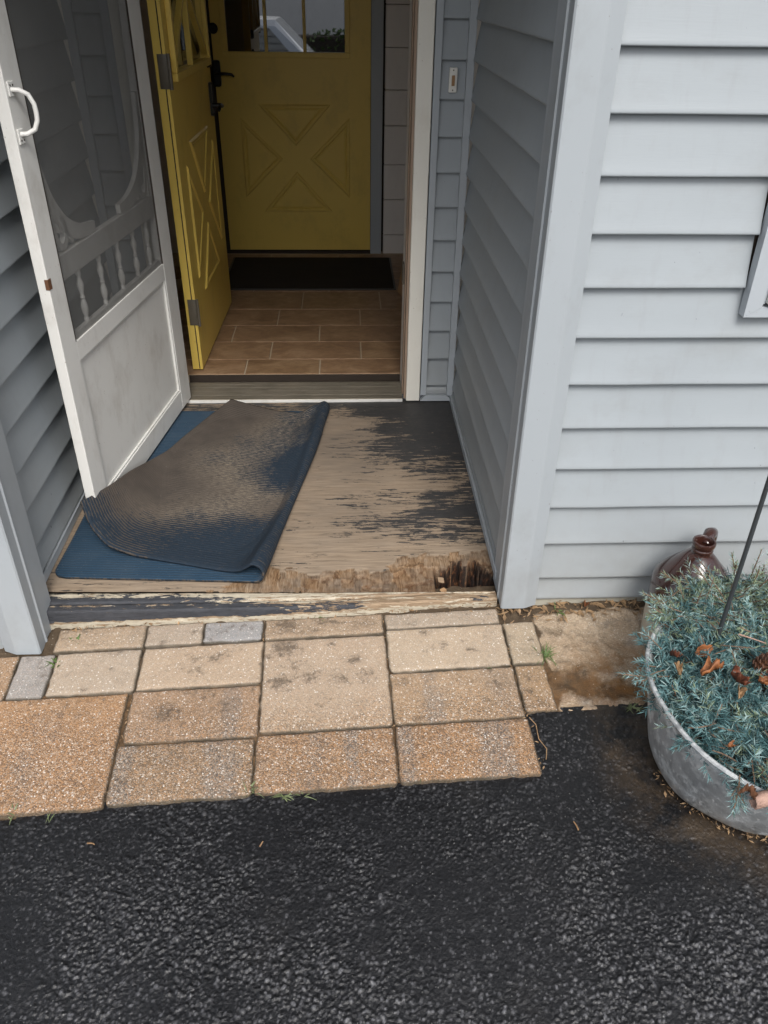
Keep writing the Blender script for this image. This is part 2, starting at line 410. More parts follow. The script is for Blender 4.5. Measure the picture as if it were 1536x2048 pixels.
def make_porch():
    t = NT('weathered_plywood', .75, (.3, .2, .1), .3); p = t.pos()
    paint = t.attr('paint'); rot = t.attr('rot'); dark = t.attr('dark'); hole = t.attr('hole')
    grain = t.noise(t.map(p, (2.6, 34, 30)), 3.0, 9, .68, .5)
    fine = t.noise(t.map(p, (16, 420, 30)), 2.0, 5, .6)
    blot = t.noise(t.map(p, (3, 6, 3)), 2.4, 6, .6)
    wood = t.ramp(grain, [(.27, (.120, .082, .052)), (.40, (.235, .170, .110)), (.52, (.315, .232, .155)), (.64, (.37, .280, .19)), (.78, (.44, .345, .245))])
    crk = t.ramp(t.noise(t.map(p, (3.2, 120, 30)), 2.2, 3, .5), [(.26, 1.), (.33, 0.)])
    wood = t.mix(t.math('MULTIPLY', crk, .55), wood, (.075, .05, .034))
    wood = t.mix(t.math('MULTIPLY', fine, .35), wood, (.20, .14, .09))
    wood = t.mix(t.math('MULTIPLY_ADD', blot, .6, .08), wood, t.mix(grain, (.13, .115, .098), (.35, .295, .235)))
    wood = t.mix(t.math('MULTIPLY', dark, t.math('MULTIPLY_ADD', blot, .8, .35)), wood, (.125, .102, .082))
    # raw splintered plies
    rg = t.noise(t.map(p, (62, 8, 30)), 2.4, 7, .70, .9)
    rotc = t.ramp(rg, [(.30, (.060, .034, .019)), (.42, (.19, .120, .068)), (.52, (.31, .215, .135)), (.64, (.37, .285, .20)), (.78, (.50, .41, .30))])
    sp_ = t.attr('split_shade')
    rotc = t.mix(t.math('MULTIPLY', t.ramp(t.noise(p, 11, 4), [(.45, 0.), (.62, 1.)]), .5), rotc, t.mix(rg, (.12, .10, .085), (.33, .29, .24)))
    rotc = t.mix(t.math('MULTIPLY', sp_, t.ramp(t.noise(p, 70, 6, .7), [(.30, .35), (.6, 1.)])), rotc, t.mix(t.noise(p, 40, 5), (.050, .026, .014), (.13, .070, .035)))  # crevice shade under the ply edges painted into the rot colour
    rotc = t.mix(1., rotc, t.ramp(t.attr('ply'), [(.1, (.66, .66, .67)), (.45, (.98, .97, .95)), (.7, (.84, .75, .64)), (.95, (1.08, 1.03, .96))]), 'MULTIPLY')
    c = t.mix(rot, wood, rotc)
    # paint left between the streaks
    sA = t.noise(t.map(p, (3.4, 26, 10)), 1.9, 8, .66, 1.1)
    sB = t.noise(t.map(p, (24, 40, 10)), 1.6, 7, .74, .6)
    edge = t.math('ADD', t.math('MULTIPLY', sA, .62), t.math('MULTIPLY', sB, .38))
    edge = t.math('MULTIPLY_ADD', edge, 2.7, -.85)
    lvl = t.math('ADD', t.math('SUBTRACT', edge, 1.0), paint)
    lvl = t.math('ADD', lvl, t.math('MULTIPLY_ADD', t.noise(t.map(p, (5, 62, 10)), 2, 8, .70, .4), 1.5, -.75))
    pm = t.ramp(lvl, [(.0, 0.), (.03, 1.)])
    pm = t.math('MULTIPLY', pm, t.math('SUBTRACT', 1., rot))
    pc = t.mix(t.noise(p, 30, 6, .7), (.022, .024, .027), (.060, .057, .055))
    pc = t.mix(t.ramp(sB, [(.5, 0.), (.75, .45)]), pc, (.10, .080, .064))
    c = t.mix(pm, c, pc)
    rim = t.ramp(lvl, [(-.0, 0.), (.001, 0.)])
    hl = t.math('SUBTRACT', t.ramp(lvl, [(.0, 0.), (.004, 1.)]), t.ramp(lvl, [(.010, 0.), (.03, 1.)]))
    c = t.mix(t.math('MULTIPLY', t.math('MAXIMUM', hl, 0.), .25), c, (.36, .27, .18))
    c = t.mix(hole, c, t.ramp(t.noise(t.map(p, (50, 14, 20)), 2, 6), [(.42, (.006, .003, .002)), (.56, (.028, .011, .005)), (.72, (.16, .07, .028))]))  # rotten brown with the hole's deep shade painted in as near black
    t.set('Base Color', c)
    t.set('Roughness', t.math('SUBTRACT', .8, t.math('MULTIPLY', pm, .25)))
    h = t.math('ADD', t.math('MULTIPLY', grain, .6), t.math('MULTIPLY', pm, .5))
    h = t.math('ADD', h, t.math('MULTIPLY', t.math('MULTIPLY', rg, rot), 2.2))
    t.bump(h, .5, .004); return t.m
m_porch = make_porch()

def make_board():
    t = NT('flaking_board_paint', .7, (.3, .3, .3), .35); p = t.pos()
    s = t.sep(p)
    paint = t.attr('paint'); cream = t.attr('cream')
    sA = t.noise(t.map(p, (5, 60, 70)), 2.2, 8, .66, .5)
    sB = t.noise(t.map(p, (40, 90, 90)), 1.7, 6, .68)
    e = t.math('MULTIPLY_ADD', t.math('ADD', t.math('MULTIPLY', sA, .65), t.math('MULTIPLY', sB, .35)), 2.2, -.6)
    wood = t.ramp(t.noise(t.map(p, (5, 150, 150)), 2.5, 6), [(.3, (.17, .115, .07)), (.6, (.33, .24, .155))])
    crm = t.mix(t.noise(p, 60, 5), (.36, .31, .225), (.60, .54, .43))
    lc = t.math('ADD', t.math('SUBTRACT', e, 1.0), cream)
    c = t.mix(t.ramp(lc, [(.0, 0.), (.03, 1.)]), wood, crm)
    e2 = t.noise(t.map(p, (9, 40, 42)), 2.2, 8, .66, .9)
    e2 = t.math('MULTIPLY_ADD', t.math('ADD', t.math('MULTIPLY', e2, .7), t.math('MULTIPLY', sB, .3)), 1.5, -.25)
    lp = t.math('ADD', t.math('SUBTRACT', e2, 1.0), paint)
    pm = t.ramp(lp, [(.0, 0.), (.02, 1.)])
    pc = t.mix(t.noise(p, 45, 6, .7), (.022, .025, .031), (.07, .072, .08))
    c = t.mix(pm, c, pc)
    crack = t.ramp(t.noise(t.map(p, (9, 260, 260)), 2, 3), [(.30, 1.), (.36, 0.)])
    c = t.mix(t.math('MULTIPLY', crack, .6), c, (.05, .035, .025))
    t.set('Base Color', c)
    t.bump(t.math('ADD', t.math('MULTIPLY', pm, .6), t.math('ADD', e, t.math('MULTIPLY', crack, -.6))), .55, .004); return t.m
m_board = make_board()

def make_pile():
    t = NT('blue_ribbed_carpet', .95, (.02, .05, .09), .15)
    uv = t.uv(); p = t.pos()
    y = t.sep(uv)[1]
    rib = t.math('SINE', t.math('MULTIPLY', y, 2*math.pi/.0125))
    n = t.noise(p, 380, 3, .7); n2 = t.noise(p, 12, 5)
    c = t.mix(n, (.010, .028, .054), (.034, .080, .130))
    c = t.mix(t.math('MULTIPLY_ADD', rib, -.19, .19), c, (.006, .014, .028))
    c = t.mix(t.math('MULTIPLY', t.ramp(n2, [(.45, 0.), (.75, 1.)]), .35), c, (.05, .075, .10))
    lint = t.ramp(t.noise(t.map(p, (1, 1.6, 1)), 150, 2, .4), [(.71, 0.), (.75, 1.)])
    c = t.mix(t.math('MULTIPLY', lint, .5), c, (.22, .22, .20))
    t.set('Base Color', c); t.set('Sheen Weight', .06)
    t.bump(t.math('ADD', t.math('MULTIPLY', rib, .55), t.math('MULTIPLY', n, 1.)), .55, .0022); return t.m
m_pile = make_pile()

def make_rubber():
    t = NT('worn_mat_backing', .85, (.09, .075, .06), .2)
    uv = t.uv(); p = t.pos(); s = t.sep(uv)
    d = t.attr('dust')
    y = s[1]
    wob = t.noise(uv, 7, 3)
    rib = t.math('SINE', t.math('ADD', t.math('MULTIPLY', y, 2*math.pi/.0125), t.math('MULTIPLY', wob, 2.5)))
    strk = t.math('ADD', t.math('MULTIPLY', t.noise(t.map(uv, (34, 150, 1)), 1.3, 6, .72), .75), t.math('MULTIPLY', t.noise(t.map(uv, (90, 90, 1)), 2.2, 4, .7), .25))
    n = t.noise(p, 260, 3, .7)
    lvl = t.math('ADD', d, t.math('ADD', t.math('MULTIPLY_ADD', strk, 3.0, -1.5), t.math('MULTIPLY', rib, .30)))
    k = t.ramp(lvl, [(.44, 0.), (.56, 1.)])
    blue = t.mix(n, (.009, .016, .026), (.026, .041, .060))
    blue = t.mix(t.math('MULTIPLY', t.ramp(strk, [(.52, 0.), (.66, 1.)]), .45), blue, (.075, .065, .055))
    brown = t.mix(t.noise(p, 18, 6), (.050, .042, .037), (.098, .082, .068))
    pale = t.mix(n, (.16, .135, .105), (.24, .20, .155))
    brown = t.mix(t.math('MULTIPLY', t.attr('pale'), t.ramp(strk, [(.42, 0.), (.6, 1.)])), brown, pale)
    c = t.mix(k, blue, brown)
    lint = t.ramp(t.noise(p, 170, 2, .4), [(.73, 0.), (.77, 1.)])
    c = t.mix(t.math('MULTIPLY', lint, .35), c, (.2, .2, .18))
    t.set('Base Color', c)
    t.bump(t.math('ADD', t.math('MULTIPLY', rib, .4), t.math('ADD', n, t.math('MULTIPLY', k, .8))), .45, .002); return t.m
m_rubber = make_rubber()

def make_tile():
    t = NT('brown_floor_tile', .35, (.2, .12, .07), .45); p = t.pos()
    n = t.noise(t.map(p, (1.5, 2.4, 1)), 5.5, 9, .70, .6); n2 = t.noise(p, 30, 5)
    c = t.ramp(n, [(.25, (.13, .072, .036)), (.5, (.27, .165, .092)), (.75, (.45, .31, .19))])
    c = t.mix(t.math('MULTIPLY', n2, .3), c, (.16, .10, .06))
    c = t.mix(.35, c, t.oattr('tint'), 'MULTIPLY')
    t.set('Base Color', c); t.set('Roughness', t.math('MULTIPLY_ADD', n2, .25, .3))
    t.bump(n, .15, .003); return t.m
m_tile = make_tile()
m_grout = painted('grout', (.44, .36, .26), .9, .1, (.1, .08, .06), .3, 9, .1)

def make_rug():
    t = NT('dark_indoor_mat', .95, (.015, .013, .012), .1); p = t.pos()
    n = t.noise(p, 300, 3); n2 = t.noise(t.map(p, (1, 2, 1)), 6, 4)
    t.set('Base Color', t.mix(n2, t.mix(n, (.012, .011, .010), (.035, .031, .026)), t.mix(n, (.020, .017, .014), (.060, .050, .040))))
    t.bump(n, .5, .003); return t.m
m_rug = make_rug()

def make_screen():
    t = NT('insect_screen', .7, (.045, .045, .045), .3)
    p = t.obj(); s = t.sep(p)
    n = t.noise(p, 6, 4)
    tr = t.n('BsdfTransparent'); mx = t.n('MixShader')
    t.plug(mx.inputs[0], t.math('MULTIPLY_ADD', n, .14, .30))
    t.t.links.new(tr.outputs[0], mx.inputs[1]); t.t.links.new(t.b.outputs[0], mx.inputs[2])
    t.t.links.new(mx.outputs[0], t.t.nodes['Material Output'].inputs[0])
    t.set('Base Color', t.mix(n, (.13, .13, .126), (.20, .196, .185)))
    return t.m
m_screen = make_screen()

def make_glass(name, refl):
    t = NT(name, .02, (.012, .014, .014), 1.0)
    gl = t.n('BsdfGlossy'); gl.inputs['Roughness'].default_value = .012; gl.inputs['Color'].default_value = (.95, .96, .97, 1)
    mx = t.n('MixShader'); mx.inputs[0].default_value = refl
    t.t.links.new(t.b.outputs[0], mx.inputs[1]); t.t.links.new(gl.outputs[0], mx.inputs[2])
    t.t.links.new(mx.outputs[0], t.t.nodes['Material Output'].inputs[0]); return t.m
m_glass = make_glass('reflective_window_glass', .30)
m_carglass = make_glass('car_glass', .12)

def make_glaze(name, c0, c1, rough):
    t = NT(name, rough, c0, .6); p = t.pos()
    n = t.noise(t.map(p, (3, 3, 1)), 12, 6, .6)
    t.set('Base Color', t.mix(n, c0, c1)); t.set('Coat Weight', .4 if rough < .3 else 0); t.set('Coat Roughness', .06)
    t.set('Roughness', t.math('MULTIPLY_ADD', n, .12, rough-.06))
    t.bump(t.noise(p, 40, 3), .06, .003); return t.m
m_glaze = make_glaze('brown_glaze', (.022, .008, .006), (.050, .018, .013), .20)
m_stone = make_glaze('cream_stoneware', (.36, .32, .25), (.47, .43, .35), .5)
m_rod = painted('dark_rod_paint', (.035, .04, .043), .45, .15, (.08, .06, .05), .3, 25, .1)

def make_needle():
    t = NT('spruce_needle', .55, (.08, .16, .15), .35)
    tone = t.attr('tone'); p = t.pos()
    g = t.ramp(tone, [(.0, (.018, .048, .054)), (.32, (.065, .150, .158)), (.60, (.150, .275, .280)), (.82, (.38, .50, .48)), (.92, (.11, .17, .10)), (1., (.28, .33, .20))])
    t.set('Base Color', g)
    tl = t.n('BsdfTranslucent'); t.t.links.new(g, tl.inputs[0]); mx = t.n('MixShader'); mx.inputs[0].default_value = .18
    t.t.links.new(t.b.outputs[0], mx.inputs[1]); t.t.links.new(tl.outputs[0], mx.inputs[2])
    t.t.links.new(mx.outputs[0], t.t.nodes['Material Output'].inputs[0]); return t.m
m_needle = make_needle()
m_twig = painted('twig_bark', (.16, .105, .07), .85, .25, (.05, .03, .02), .5, 40, .4)
m_bark = painted('pinkish_bark', (.36, .23, .18), .8, .3, (.14, .08, .06), .6, 45, .5)
m_barkin = painted('dark_bark_inside', (.13, .055, .025), .8, .3, (.04, .02, .01), .5, 40, .4)

def make_leaf(name, a, b, scale=55):
    t = NT(name, .6, a, .35); p = t.pos()
    n = t.noise(p, scale, 6, .65)
    t.set('Base Color', t.mix(t.ramp(n, [(.3, 0.), (.7, 1.)]), a, b)); t.bump(n, .4, .003)
    return t.m
m_leaf = make_leaf('dry_orange_leaf', (.085, .028, .010), (.33, .125, .042))
m_leaf2 = make_leaf('dry_red_leaf', (.050, .017, .011), (.17, .052, .024))
m_leaf3 = make_leaf('dry_tan_leaf', (.12, .062, .028), (.36, .23, .12))
m_cone = make_leaf('pine_cone_scale', (.060, .026, .016), (.22, .115, .075), 70)
m_weed = make_leaf('weed_green', (.045, .085, .022), (.13, .19, .055), 60)
m_weed2 = make_leaf('pale_weed_green', (.095, .125, .055), (.21, .24, .12), 60)
m_litter = make_leaf('dry_litter', (.10, .058, .030), (.38, .25, .135), 30)
m_plate = painted('doorbell_plate', (.68, .67, .62), .4, .04, (.3, .26, .2), .2, 20, .04)
m_copper = painted('copper_button', (.30, .17, .075), .35, .15, (.1, .06, .03), .3, 50, .1)
m_chunk = painted('pale_rotten_wood', (.27, .19, .12), .85, .3, (.08, .05, .03), .6, 60, .4)
m_board2 = painted('pale_lumber', (.36, .22, .115), .7, .15, (.15, .09, .05), .4, 12, .2)

# ================================================================== ground frame
Q = Vector((.465, 1.894, -.032))
GX = Vector((.999, .025, .029)).normalized()
GY = Vector((-.027, .996, .089)); GY = (GY - GX*GY.dot(GX)).normalized()
GN = GX.cross(GY)
def G(a, b, h=0.0): return Q + GX*a + GY*b + GN*h
def Garr(A, B, Hh):
    q = np.array(Q); gx = np.array(GX); gy = np.array(GY); gn = np.array(GN)
    return q + A[..., None]*gx + B[..., None]*gy + Hh[..., None]*gn

# ------------------------------------------------------------------ wide ground and driveway
gv = [(-60, -60, -.62), (60, -60, -.62), (60, 60, -.62), (-60, 60, -.62)]
tag(mesh_obj('ground', gv, [(0, 1, 2, 3)], m_asphalt2), kind='structure')

def stones(nx, ny, cell, dens, seed, amp, rmin=.0014, rmax=.0068):
    """height field of embedded pebbles (max of small domes)"""
    r_ = np.random.default_rng(seed)
    Hh = np.zeros((ny, nx)); Glint = np.zeros((ny, nx))
    N = int(nx*ny*cell*cell*dens)
    px = r_.random(N)*nx; py = r_.random(N)*ny
    cl = vnoise(px*cell*5.5, py*cell*5.5, seed+3, 4)
    rad = rmin + (rmax-rmin)*np.clip(r_.beta(1.2, 7.5, N)*(.75+.7*cl), 0, 1)
    ht = rad*amp*(.25+.75*r_.random(N))*(.40+1.1*sm(.28, .72, cl))
    sx = 1+.6*r_.random(N); ang = r_.random(N)*math.pi
    glint_ = (r_.random(N) < .14+.26*sm(.20, .85, cl))*(.2+.8*r_.random(N)**1.6)*sm(.0015, .0026, rad)  # painted sky glint per pebble, zero on most of them
    w_ = int(math.ceil(rmax*1.5/cell))+1
    off = [(i, j) for i in range(-w_, w_+1) for j in range(-w_, w_+1)]
    for i, j in off:
        cx = np.floor(px).astype(int)+i; cy = np.floor(py).astype(int)+j
        dx = (cx-px)*cell; dy = (cy-py)*cell
        u = dx*np.cos(ang)+dy*np.sin(ang); v = -dx*np.sin(ang)+dy*np.cos(ang)
        d2 = (u/(rad*sx))**2+(v/rad)**2
        ok = (d2 < 1) & (cx >= 0) & (cx < nx) & (cy >= 0) & (cy < ny)
        if ok.any():
            np.maximum.at(Hh, (cy[ok], cx[ok]), (ht*(1-d2)**.6)[ok])
            np.maximum.at(Glint, (cy[ok], cx[ok]), (glint_*np.clip((1-d2)*1.7, 0, 1))[ok])
    return Hh, Glint

TUBC = (.985, 1.31)
c_ = .0024
ax = np.arange(-1.30, 1.20, c_); ay = np.arange(-1.40, -.395, c_)
A, B = np.meshgrid(ax, ay)
hs_, glints_ = stones(len(ax), len(ay), c_, 52000, 5, 1.05)
fade = .55+.45*sm(-.62, -.85, B)
right_calm = 1-.55*sm(.15, .45, A)*sm(-1.0, -.75, B)
Hh = hs_*fade*right_calm + (vnoise(A*5, B*5, 2, 4)-.5)*.008 - .012
Hh += .004*sm(.0, .03, A-.0)*sm(-.60, -.5, B)
Pw = Garr(A, B, Hh)
tubd = np.hypot(Pw[..., 0]-TUBC[0], Pw[..., 1]-TUBC[1])
dirt = sm(.40, .21, tubd)*.95 + .62*sm(.12, .22, A)*sm(-.72, -.5, B)*(1-sm(.62, .8, A)) + .25*sm(.35, .6, A)*sm(-.95, -.7, B)
mask = ~((A[:-1, :-1] < -.012) & (B[:-1, :-1] > -.592))
drv = grid_obj('driveway', Pw, m_asphalt, None, {'dirt': np.clip(dirt, 0, 1), 'worn': glints_*(.42+.78*sm(-.70, -1.2, B))*(1-.6*sm(.12, .4, A)*sm(-1.0, -.7, B))}, mask)  # worn value here holds the painted sky glints, stronger away from the house
tag(drv, kind='structure')
far = [G(-6, -6, -.014), G(6, -6, -.014), G(6, -1.395, -.014), G(-6, -1.395, -.014),
       G(-6, -.62, -.014), G(-1.295, -.62, -.014), G(-1.295, -1.395, -.014), G(1.195, -1.395, -.014), G(1.195, .2, -.014), G(6, .2, -.014)]
o = mesh_obj('driveway_apron', far, [(0, 1, 2, 7, 6, 3), (3, 6, 5, 4), (7, 2, 9, 8)], m_asphalt2)
tag(o, kind='structure')

# ------------------------------------------------------------------ soil bed
c_ = .007
ax = np.arange(-1.85, 1.75, c_); ay = np.arange(-.64, .10, c_)
A, B = np.meshgrid(ax, ay)
edge_n = (vnoise(A*14, B*14, 9, 4)-.5)
inR = sm(.075, .105, A+edge_n*.03)*sm(-.425, -.405, B+edge_n*.02)
Hh = -.0150 + .0085*sm(.42, .70, vnoise(A*30, B*30, 14, 3)) - inR*0 + inR*.003 + (vnoise(A*22, B*22, 4, 5)-.5)*.007
bank = sm(-.075, -.02, B+edge_n*.05)
Hh += bank*inR*.006 + (vnoise(A*60, B*60, 8, 3)-.5)*.004*bank
Hh -= .03*np.maximum(sm(-.585, -.60, B), sm(-.408, -.418, B+edge_n*.012)*sm(-.012, -.004, A))
sand = inR*(1-bank)*(1.0+.35*(vnoise(A*11, B*11, 13, 5)-.5))
dk = (np.exp(-((A-.145)/.085)**2-((B+.30)/.075)**2)*1.0+.5*np.exp(-((A-.27)/.13)**2-((B+.36)/.05)**2))*(.45+1.1*vnoise(A*18, B*18, 12, 5)) + np.exp(-((A-.14)/.05)**2-((B+.12)/.035)**2)*.8 + np.exp(-((A-.30)/.09)**2-((B+.36)/.06)**2)*.35
sand = sand - dk*.8
rust = np.exp(-((A-.36)/.15)**2-((B+.30)/.09)**2)*1.0+.45*sm(-.05, -.3, B) + .35*sm(.0, .05, -A)*0
soil = grid_obj('soil', Garr(A, B, Hh), m_soil, None, {'sand': np.clip(sand, 0, 1), 'rust': np.clip(rust, 0, 1)})
tag(soil, kind='structure')

# ------------------------------------------------------------------ pavers
pav = thing('pavement', kind='structure', loc=(0, 0, 0))
TAN = (.50, .40, .30); PINK = (.47, .385, .29); ORG = (.42, .255, .125); BRN = (.35, .24, .15); GRY = (.33, .315, .30); LGT = (.46, .40, .325)
PAV = [  # gx0, gx1, gy0, gy1, tint, wear, [stains (x,y,r,strength)]
 (-.361, -.004, -.598, -.427, ORG, .05, [(-.33, -.44, .04, .3)]),
 (-.727, -.367, -.602, -.429, (.41, .265, .15), .08, []),
 (-1.088, -.733, -.606, -.436, (.34, .245, .16), .12, [(-.95, -.46, .1, .3)]),
 (-1.448, -1.094, -.612, -.262, (.43, .265, .14), .0, [(-1.25, -.28, .16, .5)]),
 (-1.078, -.726, -.430, -.260, (.36, .25, .165), .25, [(-.98, -.34, .05, .9), (-.82, -.33, .06, .6), (-.9, -.28, .07, .5)]),
 (-.721, -.366, -.424, -.098, (.46, .37, .28), .55, [(-.66, -.13, .055, 1.), (-.46, -.19, .03, .9), (-.67, -.26, .05, .9), (-.59, -.24, .05, .8), (-.5, -.255, .05, .7), (-.43, -.25, .04, .7), (-.62, -.2, .04, .6), (-.55, -.34, .1, .35)]),
 (-.361, -.010, -.422, -.250, (.40, .295, .195), .3, [(-.33, -.28, .03, .7), (-.05, -.3, .06, .6), (-.15, -.29, .08, .3)]),
 (-.004, .082, -.410, -.248, (.36, .255, .155), .3, [(.02, -.29, .03, .7)]),
 (-.360, -.012, -.243, -.084, PINK, .8, [(-.1, -.19, .02, .3)]),
 (-.006, .086, -.241, -.080, (.41, .34, .25), .8, [(.04, -.2, .03, .4)]),
 (-1.073, -.726, -.254, -.098, (.47, .375, .28), .7, [(-.86, -.15, .026, 1.), (-.83, -.135, .02, .7), (-.95, -.19, .02, .5), (-.8, -.11, .03, .4)]),
 (-1.322, -1.079, -.256, -.100, (.44, .365, .285), .8, [(-1.15, -.11, .03, .7)]),
 (-1.428, -1.328, -.258, -.102, GRY, .85, []),
 (-1.60, -1.434, -.26, -.10, BRN, .4, []),
 (-1.81, -1.454, -.612, -.265, BRN, .1, []),
 (-1.340, -1.081, -.093, -.004, (.42, .335, .245), .6, [(-1.25, -.01, .05, .6), (-1.1, -.03, .03, .4)]),
 (-1.075, -.909, -.092, -.006, (.42, .355, .285), .8, [(-1.0, -.01, .03, .4)]),
 (-.903, -.730, -.091, -.010, (.325, .325, .325), 1., []),
 (-.723, -.368, -.092, -.014, (.38, .295, .21), .5, [(-.66, -.04, .05, 1.), (-.56, -.03, .03, .7), (-.6, -.07, .04, .6), (-.42, -.04, .05, .5)]),
 (-.360, -.014, -.079, -.018, (.40, .34, .27), .7, [(-.2, -.02, .02, .5)]),
]
GREY = {0: [(-.335, .026), (-.105, .055)], 1: [(-.475, .022)], 2: [(-1.06, .03), (-.81, .055)], 4: [(-.80, .03)], 6: [(-.25, .03)]}
def paver(k, x0, x1, y0, y1, tint, wear, stains):
    W_, D_ = x1-x0, y1-y0
    e = [0, .0018, .0042, .008]
    def ticks(L, step):
        n = max(2, int(round((L-.016)/step)))
        return np.array(e[:-1]+list(np.linspace(.008, L-.008, n+1))+[L-x for x in e[:-1][::-1]])
    tx = ticks(W_, .010); ty = ticks(D_, .010)
    U, Vv = np.meshgrid(tx, ty)
    dx = np.minimum(U, W_-U); dy = np.minimum(Vv, D_-Vv); d = np.minimum(dx, dy)
    # rounded corners, ragged edge
    rc = .007+.004*(k % 3)
    cx = np.clip(rc-dx, 0, rc); cy = np.clip(rc-dy, 0, rc); rr = np.hypot(cx, cy)
    pull = np.clip(rr-rc, 0, None)
    X = x0+U; Y = y0+Vv
    nzx = (vnoise(X*45+k*7, Y*45, 21, 4)-.5)*.009; nzy = (vnoise(X*45, Y*45+k*5, 22, 4)-.5)*.009
    wgt = sm(.010, 0, d)
    X = X+nzx*wgt + np.where(U < W_/2, 1, -1)*pull*.75
    Y = Y+nzy*wgt + np.where(Vv < D_/2, 1, -1)*pull*.75
    Hh = -.0045*(1-sm(0, .0075, d))**1.6 - pull*.5 + (vnoise(X*16, Y*16, 5, 4)-.5)*.0022 + (vnoise(X*90, Y*90, 6, 3)-.5)*(.0022*(1-wear)+.0006)
    tl = [(rng.random()-.5)*.006, (rng.random()-.5)*.006]
    Hh = Hh + (U/W_-.5)*tl[0] + (Vv/D_-.5)*tl[1]
    st = np.zeros_like(X)
    st = st+.75*sm(.52, .72, vnoise(X*16, Y*22, 81, 5))*sm(-.13, -.02, Y)
    for sx, sy, r_, a_ in stains:
        st = np.maximum(st, a_*np.exp(-(((X-sx)/r_)**2+((Y-sy)/(r_*.75))**2)))
    edg = sm(.006, .0005, d)
    wv_ = sm(-.43, -.27, Y+(vnoise(X*9, Y*9, 71, 4)-.5)*.16)
    wornv = np.clip(.55*wv_+.45*wear+.25*(vnoise(X*6, Y*6, 72, 3)-.5), 0, 1)
    gv_ = np.zeros_like(X)
    for gx_, hw in GREY.get(k, []): gv_ = np.maximum(gv_, np.exp(-((X-gx_)/hw)**4))
    ny, nx = X.shape
    # skirt ring
    P = Garr(X, Y, Hh)
    ring = [(0, j) for j in range(nx)]+[(i, nx-1) for i in range(1, ny)]+[(ny-1, j) for j in range(nx-2, -1, -1)]+[(i, 0) for i in range(ny-2, 0, -1)]
    low = np.array([P[i, j]-np.array(GN)*.045 for i, j in ring])
    idx = np.arange(ny*nx).reshape(ny, nx)
    F = [(int(idx[i, j]), int(idx[i, j+1]), int(idx[i+1, j+1]), int(idx[i+1, j])) for i in range(ny-1) for j in range(nx-1)]
    base = ny*nx; m_ = len(ring)
    for q_ in range(m_):
        a_, b_ = ring[q_], ring[(q_+1) % m_]
        F.append((int(idx[b_]), int(idx[a_]), base+q_, base+(q_+1) % m_))
    Vs = np.concatenate([P.reshape(-1, 3), low])
    c0 = Vs.mean(0)
    ob = mesh_obj('paver', Vs-c0, F, m_paver, pav, True)
    ob.location = c0
    for nm, arr in (('stain', st), ('edge', edg), ('worn', wornv), ('grey', gv_)):
        at = ob.data.attributes.new(nm, 'FLOAT', 'POINT')
        at.data.foreach_set('value', np.concatenate([arr.reshape(-1), np.ones(m_)*(nm == 'edge')]).astype(np.float32))
    ob['tint'] = [float(c) for c in tint]; ob['wear'] = [float(wear)]*3
extra = random.Random(23)
for a in PAV:                    # small random specks of soil besides the larger stains
    for q_ in range(3): a[6].append((a[0]+(a[1]-a[0])*extra.random(), a[2]+(a[3]-a[2])*extra.random(), .008+.014*extra.random(), .5+.5*extra.random()))
for k, a in enumerate(PAV): paver(k, a[0]-.0012, a[1]+.0012, a[2]-.0012, a[3]+.0012, *a[4:])

# ================================================================== porch floor (plywood)
def front_y(X): return 1.948 - .030*(X+.94)/1.41          # front edge of the sheet
c_ = .0036
xs = np.arange(-.965, .480, c_); ys = np.linspace(0, 1, 378)
X, T = np.meshgrid(xs, ys)
fy = front_y(X) + (vnoise(X*40, X*0+3, 31, 3)-.5)*.010*sm(-.35, -.2, X)
Y = fy + T*(3.285-fy)
n1 = vnoise(X*26, Y*60, 33, 4); n2 = vnoise(X*70, Y*30, 34, 3); n3 = vnoise(X*9, Y*9, 35, 4)
blk = vnoise(np.floor(X*34+n3*3)*1.7, np.floor(Y*22)*.9, 36, 1)
# boundary of the first broken ply, second ply, hole
b1 = np.interp(X, [-1, -.42, -.34, -.27, -.22, -.12, .03, .12, .15, .155, .33, .40, .48], [1.90, 1.93, 2.00, 2.062, 2.045, 2.03, 2.03, 2.045, 2.055, 2.10, 2.112, 2.125, 2.13])
b1 = b1 + (n1-.5)*.024 + (blk-.5)*.034
r1 = (Y < b1)
b2 = np.interp(X, [-1, -.16, -.12, -.05, .0, .02, .10, .2, .27, .40, .48], [1.80, 1.90, 1.99, 2.005, 1.965, 2.01, 1.99, 2.03, 2.04, 2.065, 2.07])
b2 = b2 + (n1-.5)*.022 + (blk-.5)*.050
r2 = (Y < b2)
b3 = np.interp(X, [-1, .0, .04, .12, .14, .22, .27, .48], [1.80, 1.88, 1.955, 1.965, 1.92, 1.985, 2.0, 2.05]) + (blk-.5)*.035 + (n1-.5)*.02
r3 = (Y < b3)
hl = 1-np.clip(np.hypot((X-.372)/.140, (Y-1.955)/.112), 0, 9)
hl = hl + (n1-.5)*.45 + (blk-.5)*.5
hx = sm(.268, .280, X)
hole = sm(-.05, .04, hl)*hx; hdeep = sm(.02, .12, hl)*hx
Hh = np.zeros_like(X)
Hh -= r1*.0040; Hh -= r2*.0075; Hh -= r3*.0060
Hh += r1*((n2-.5)*.0055 + (vnoise(X*80, Y*12, 37, 3)-.5)*.0042)
lift = sm(.02, .0, np.abs(Y-b2))*sm(.55, .75, blk)*(~r2)*r1
Hh += lift*.006
Hh -= hdeep*(.085+.05*n3)
Hh += (1-r1)*((vnoise(X*8, Y*120, 38, 3)-.5)*.0010) + (n3-.5)*.003
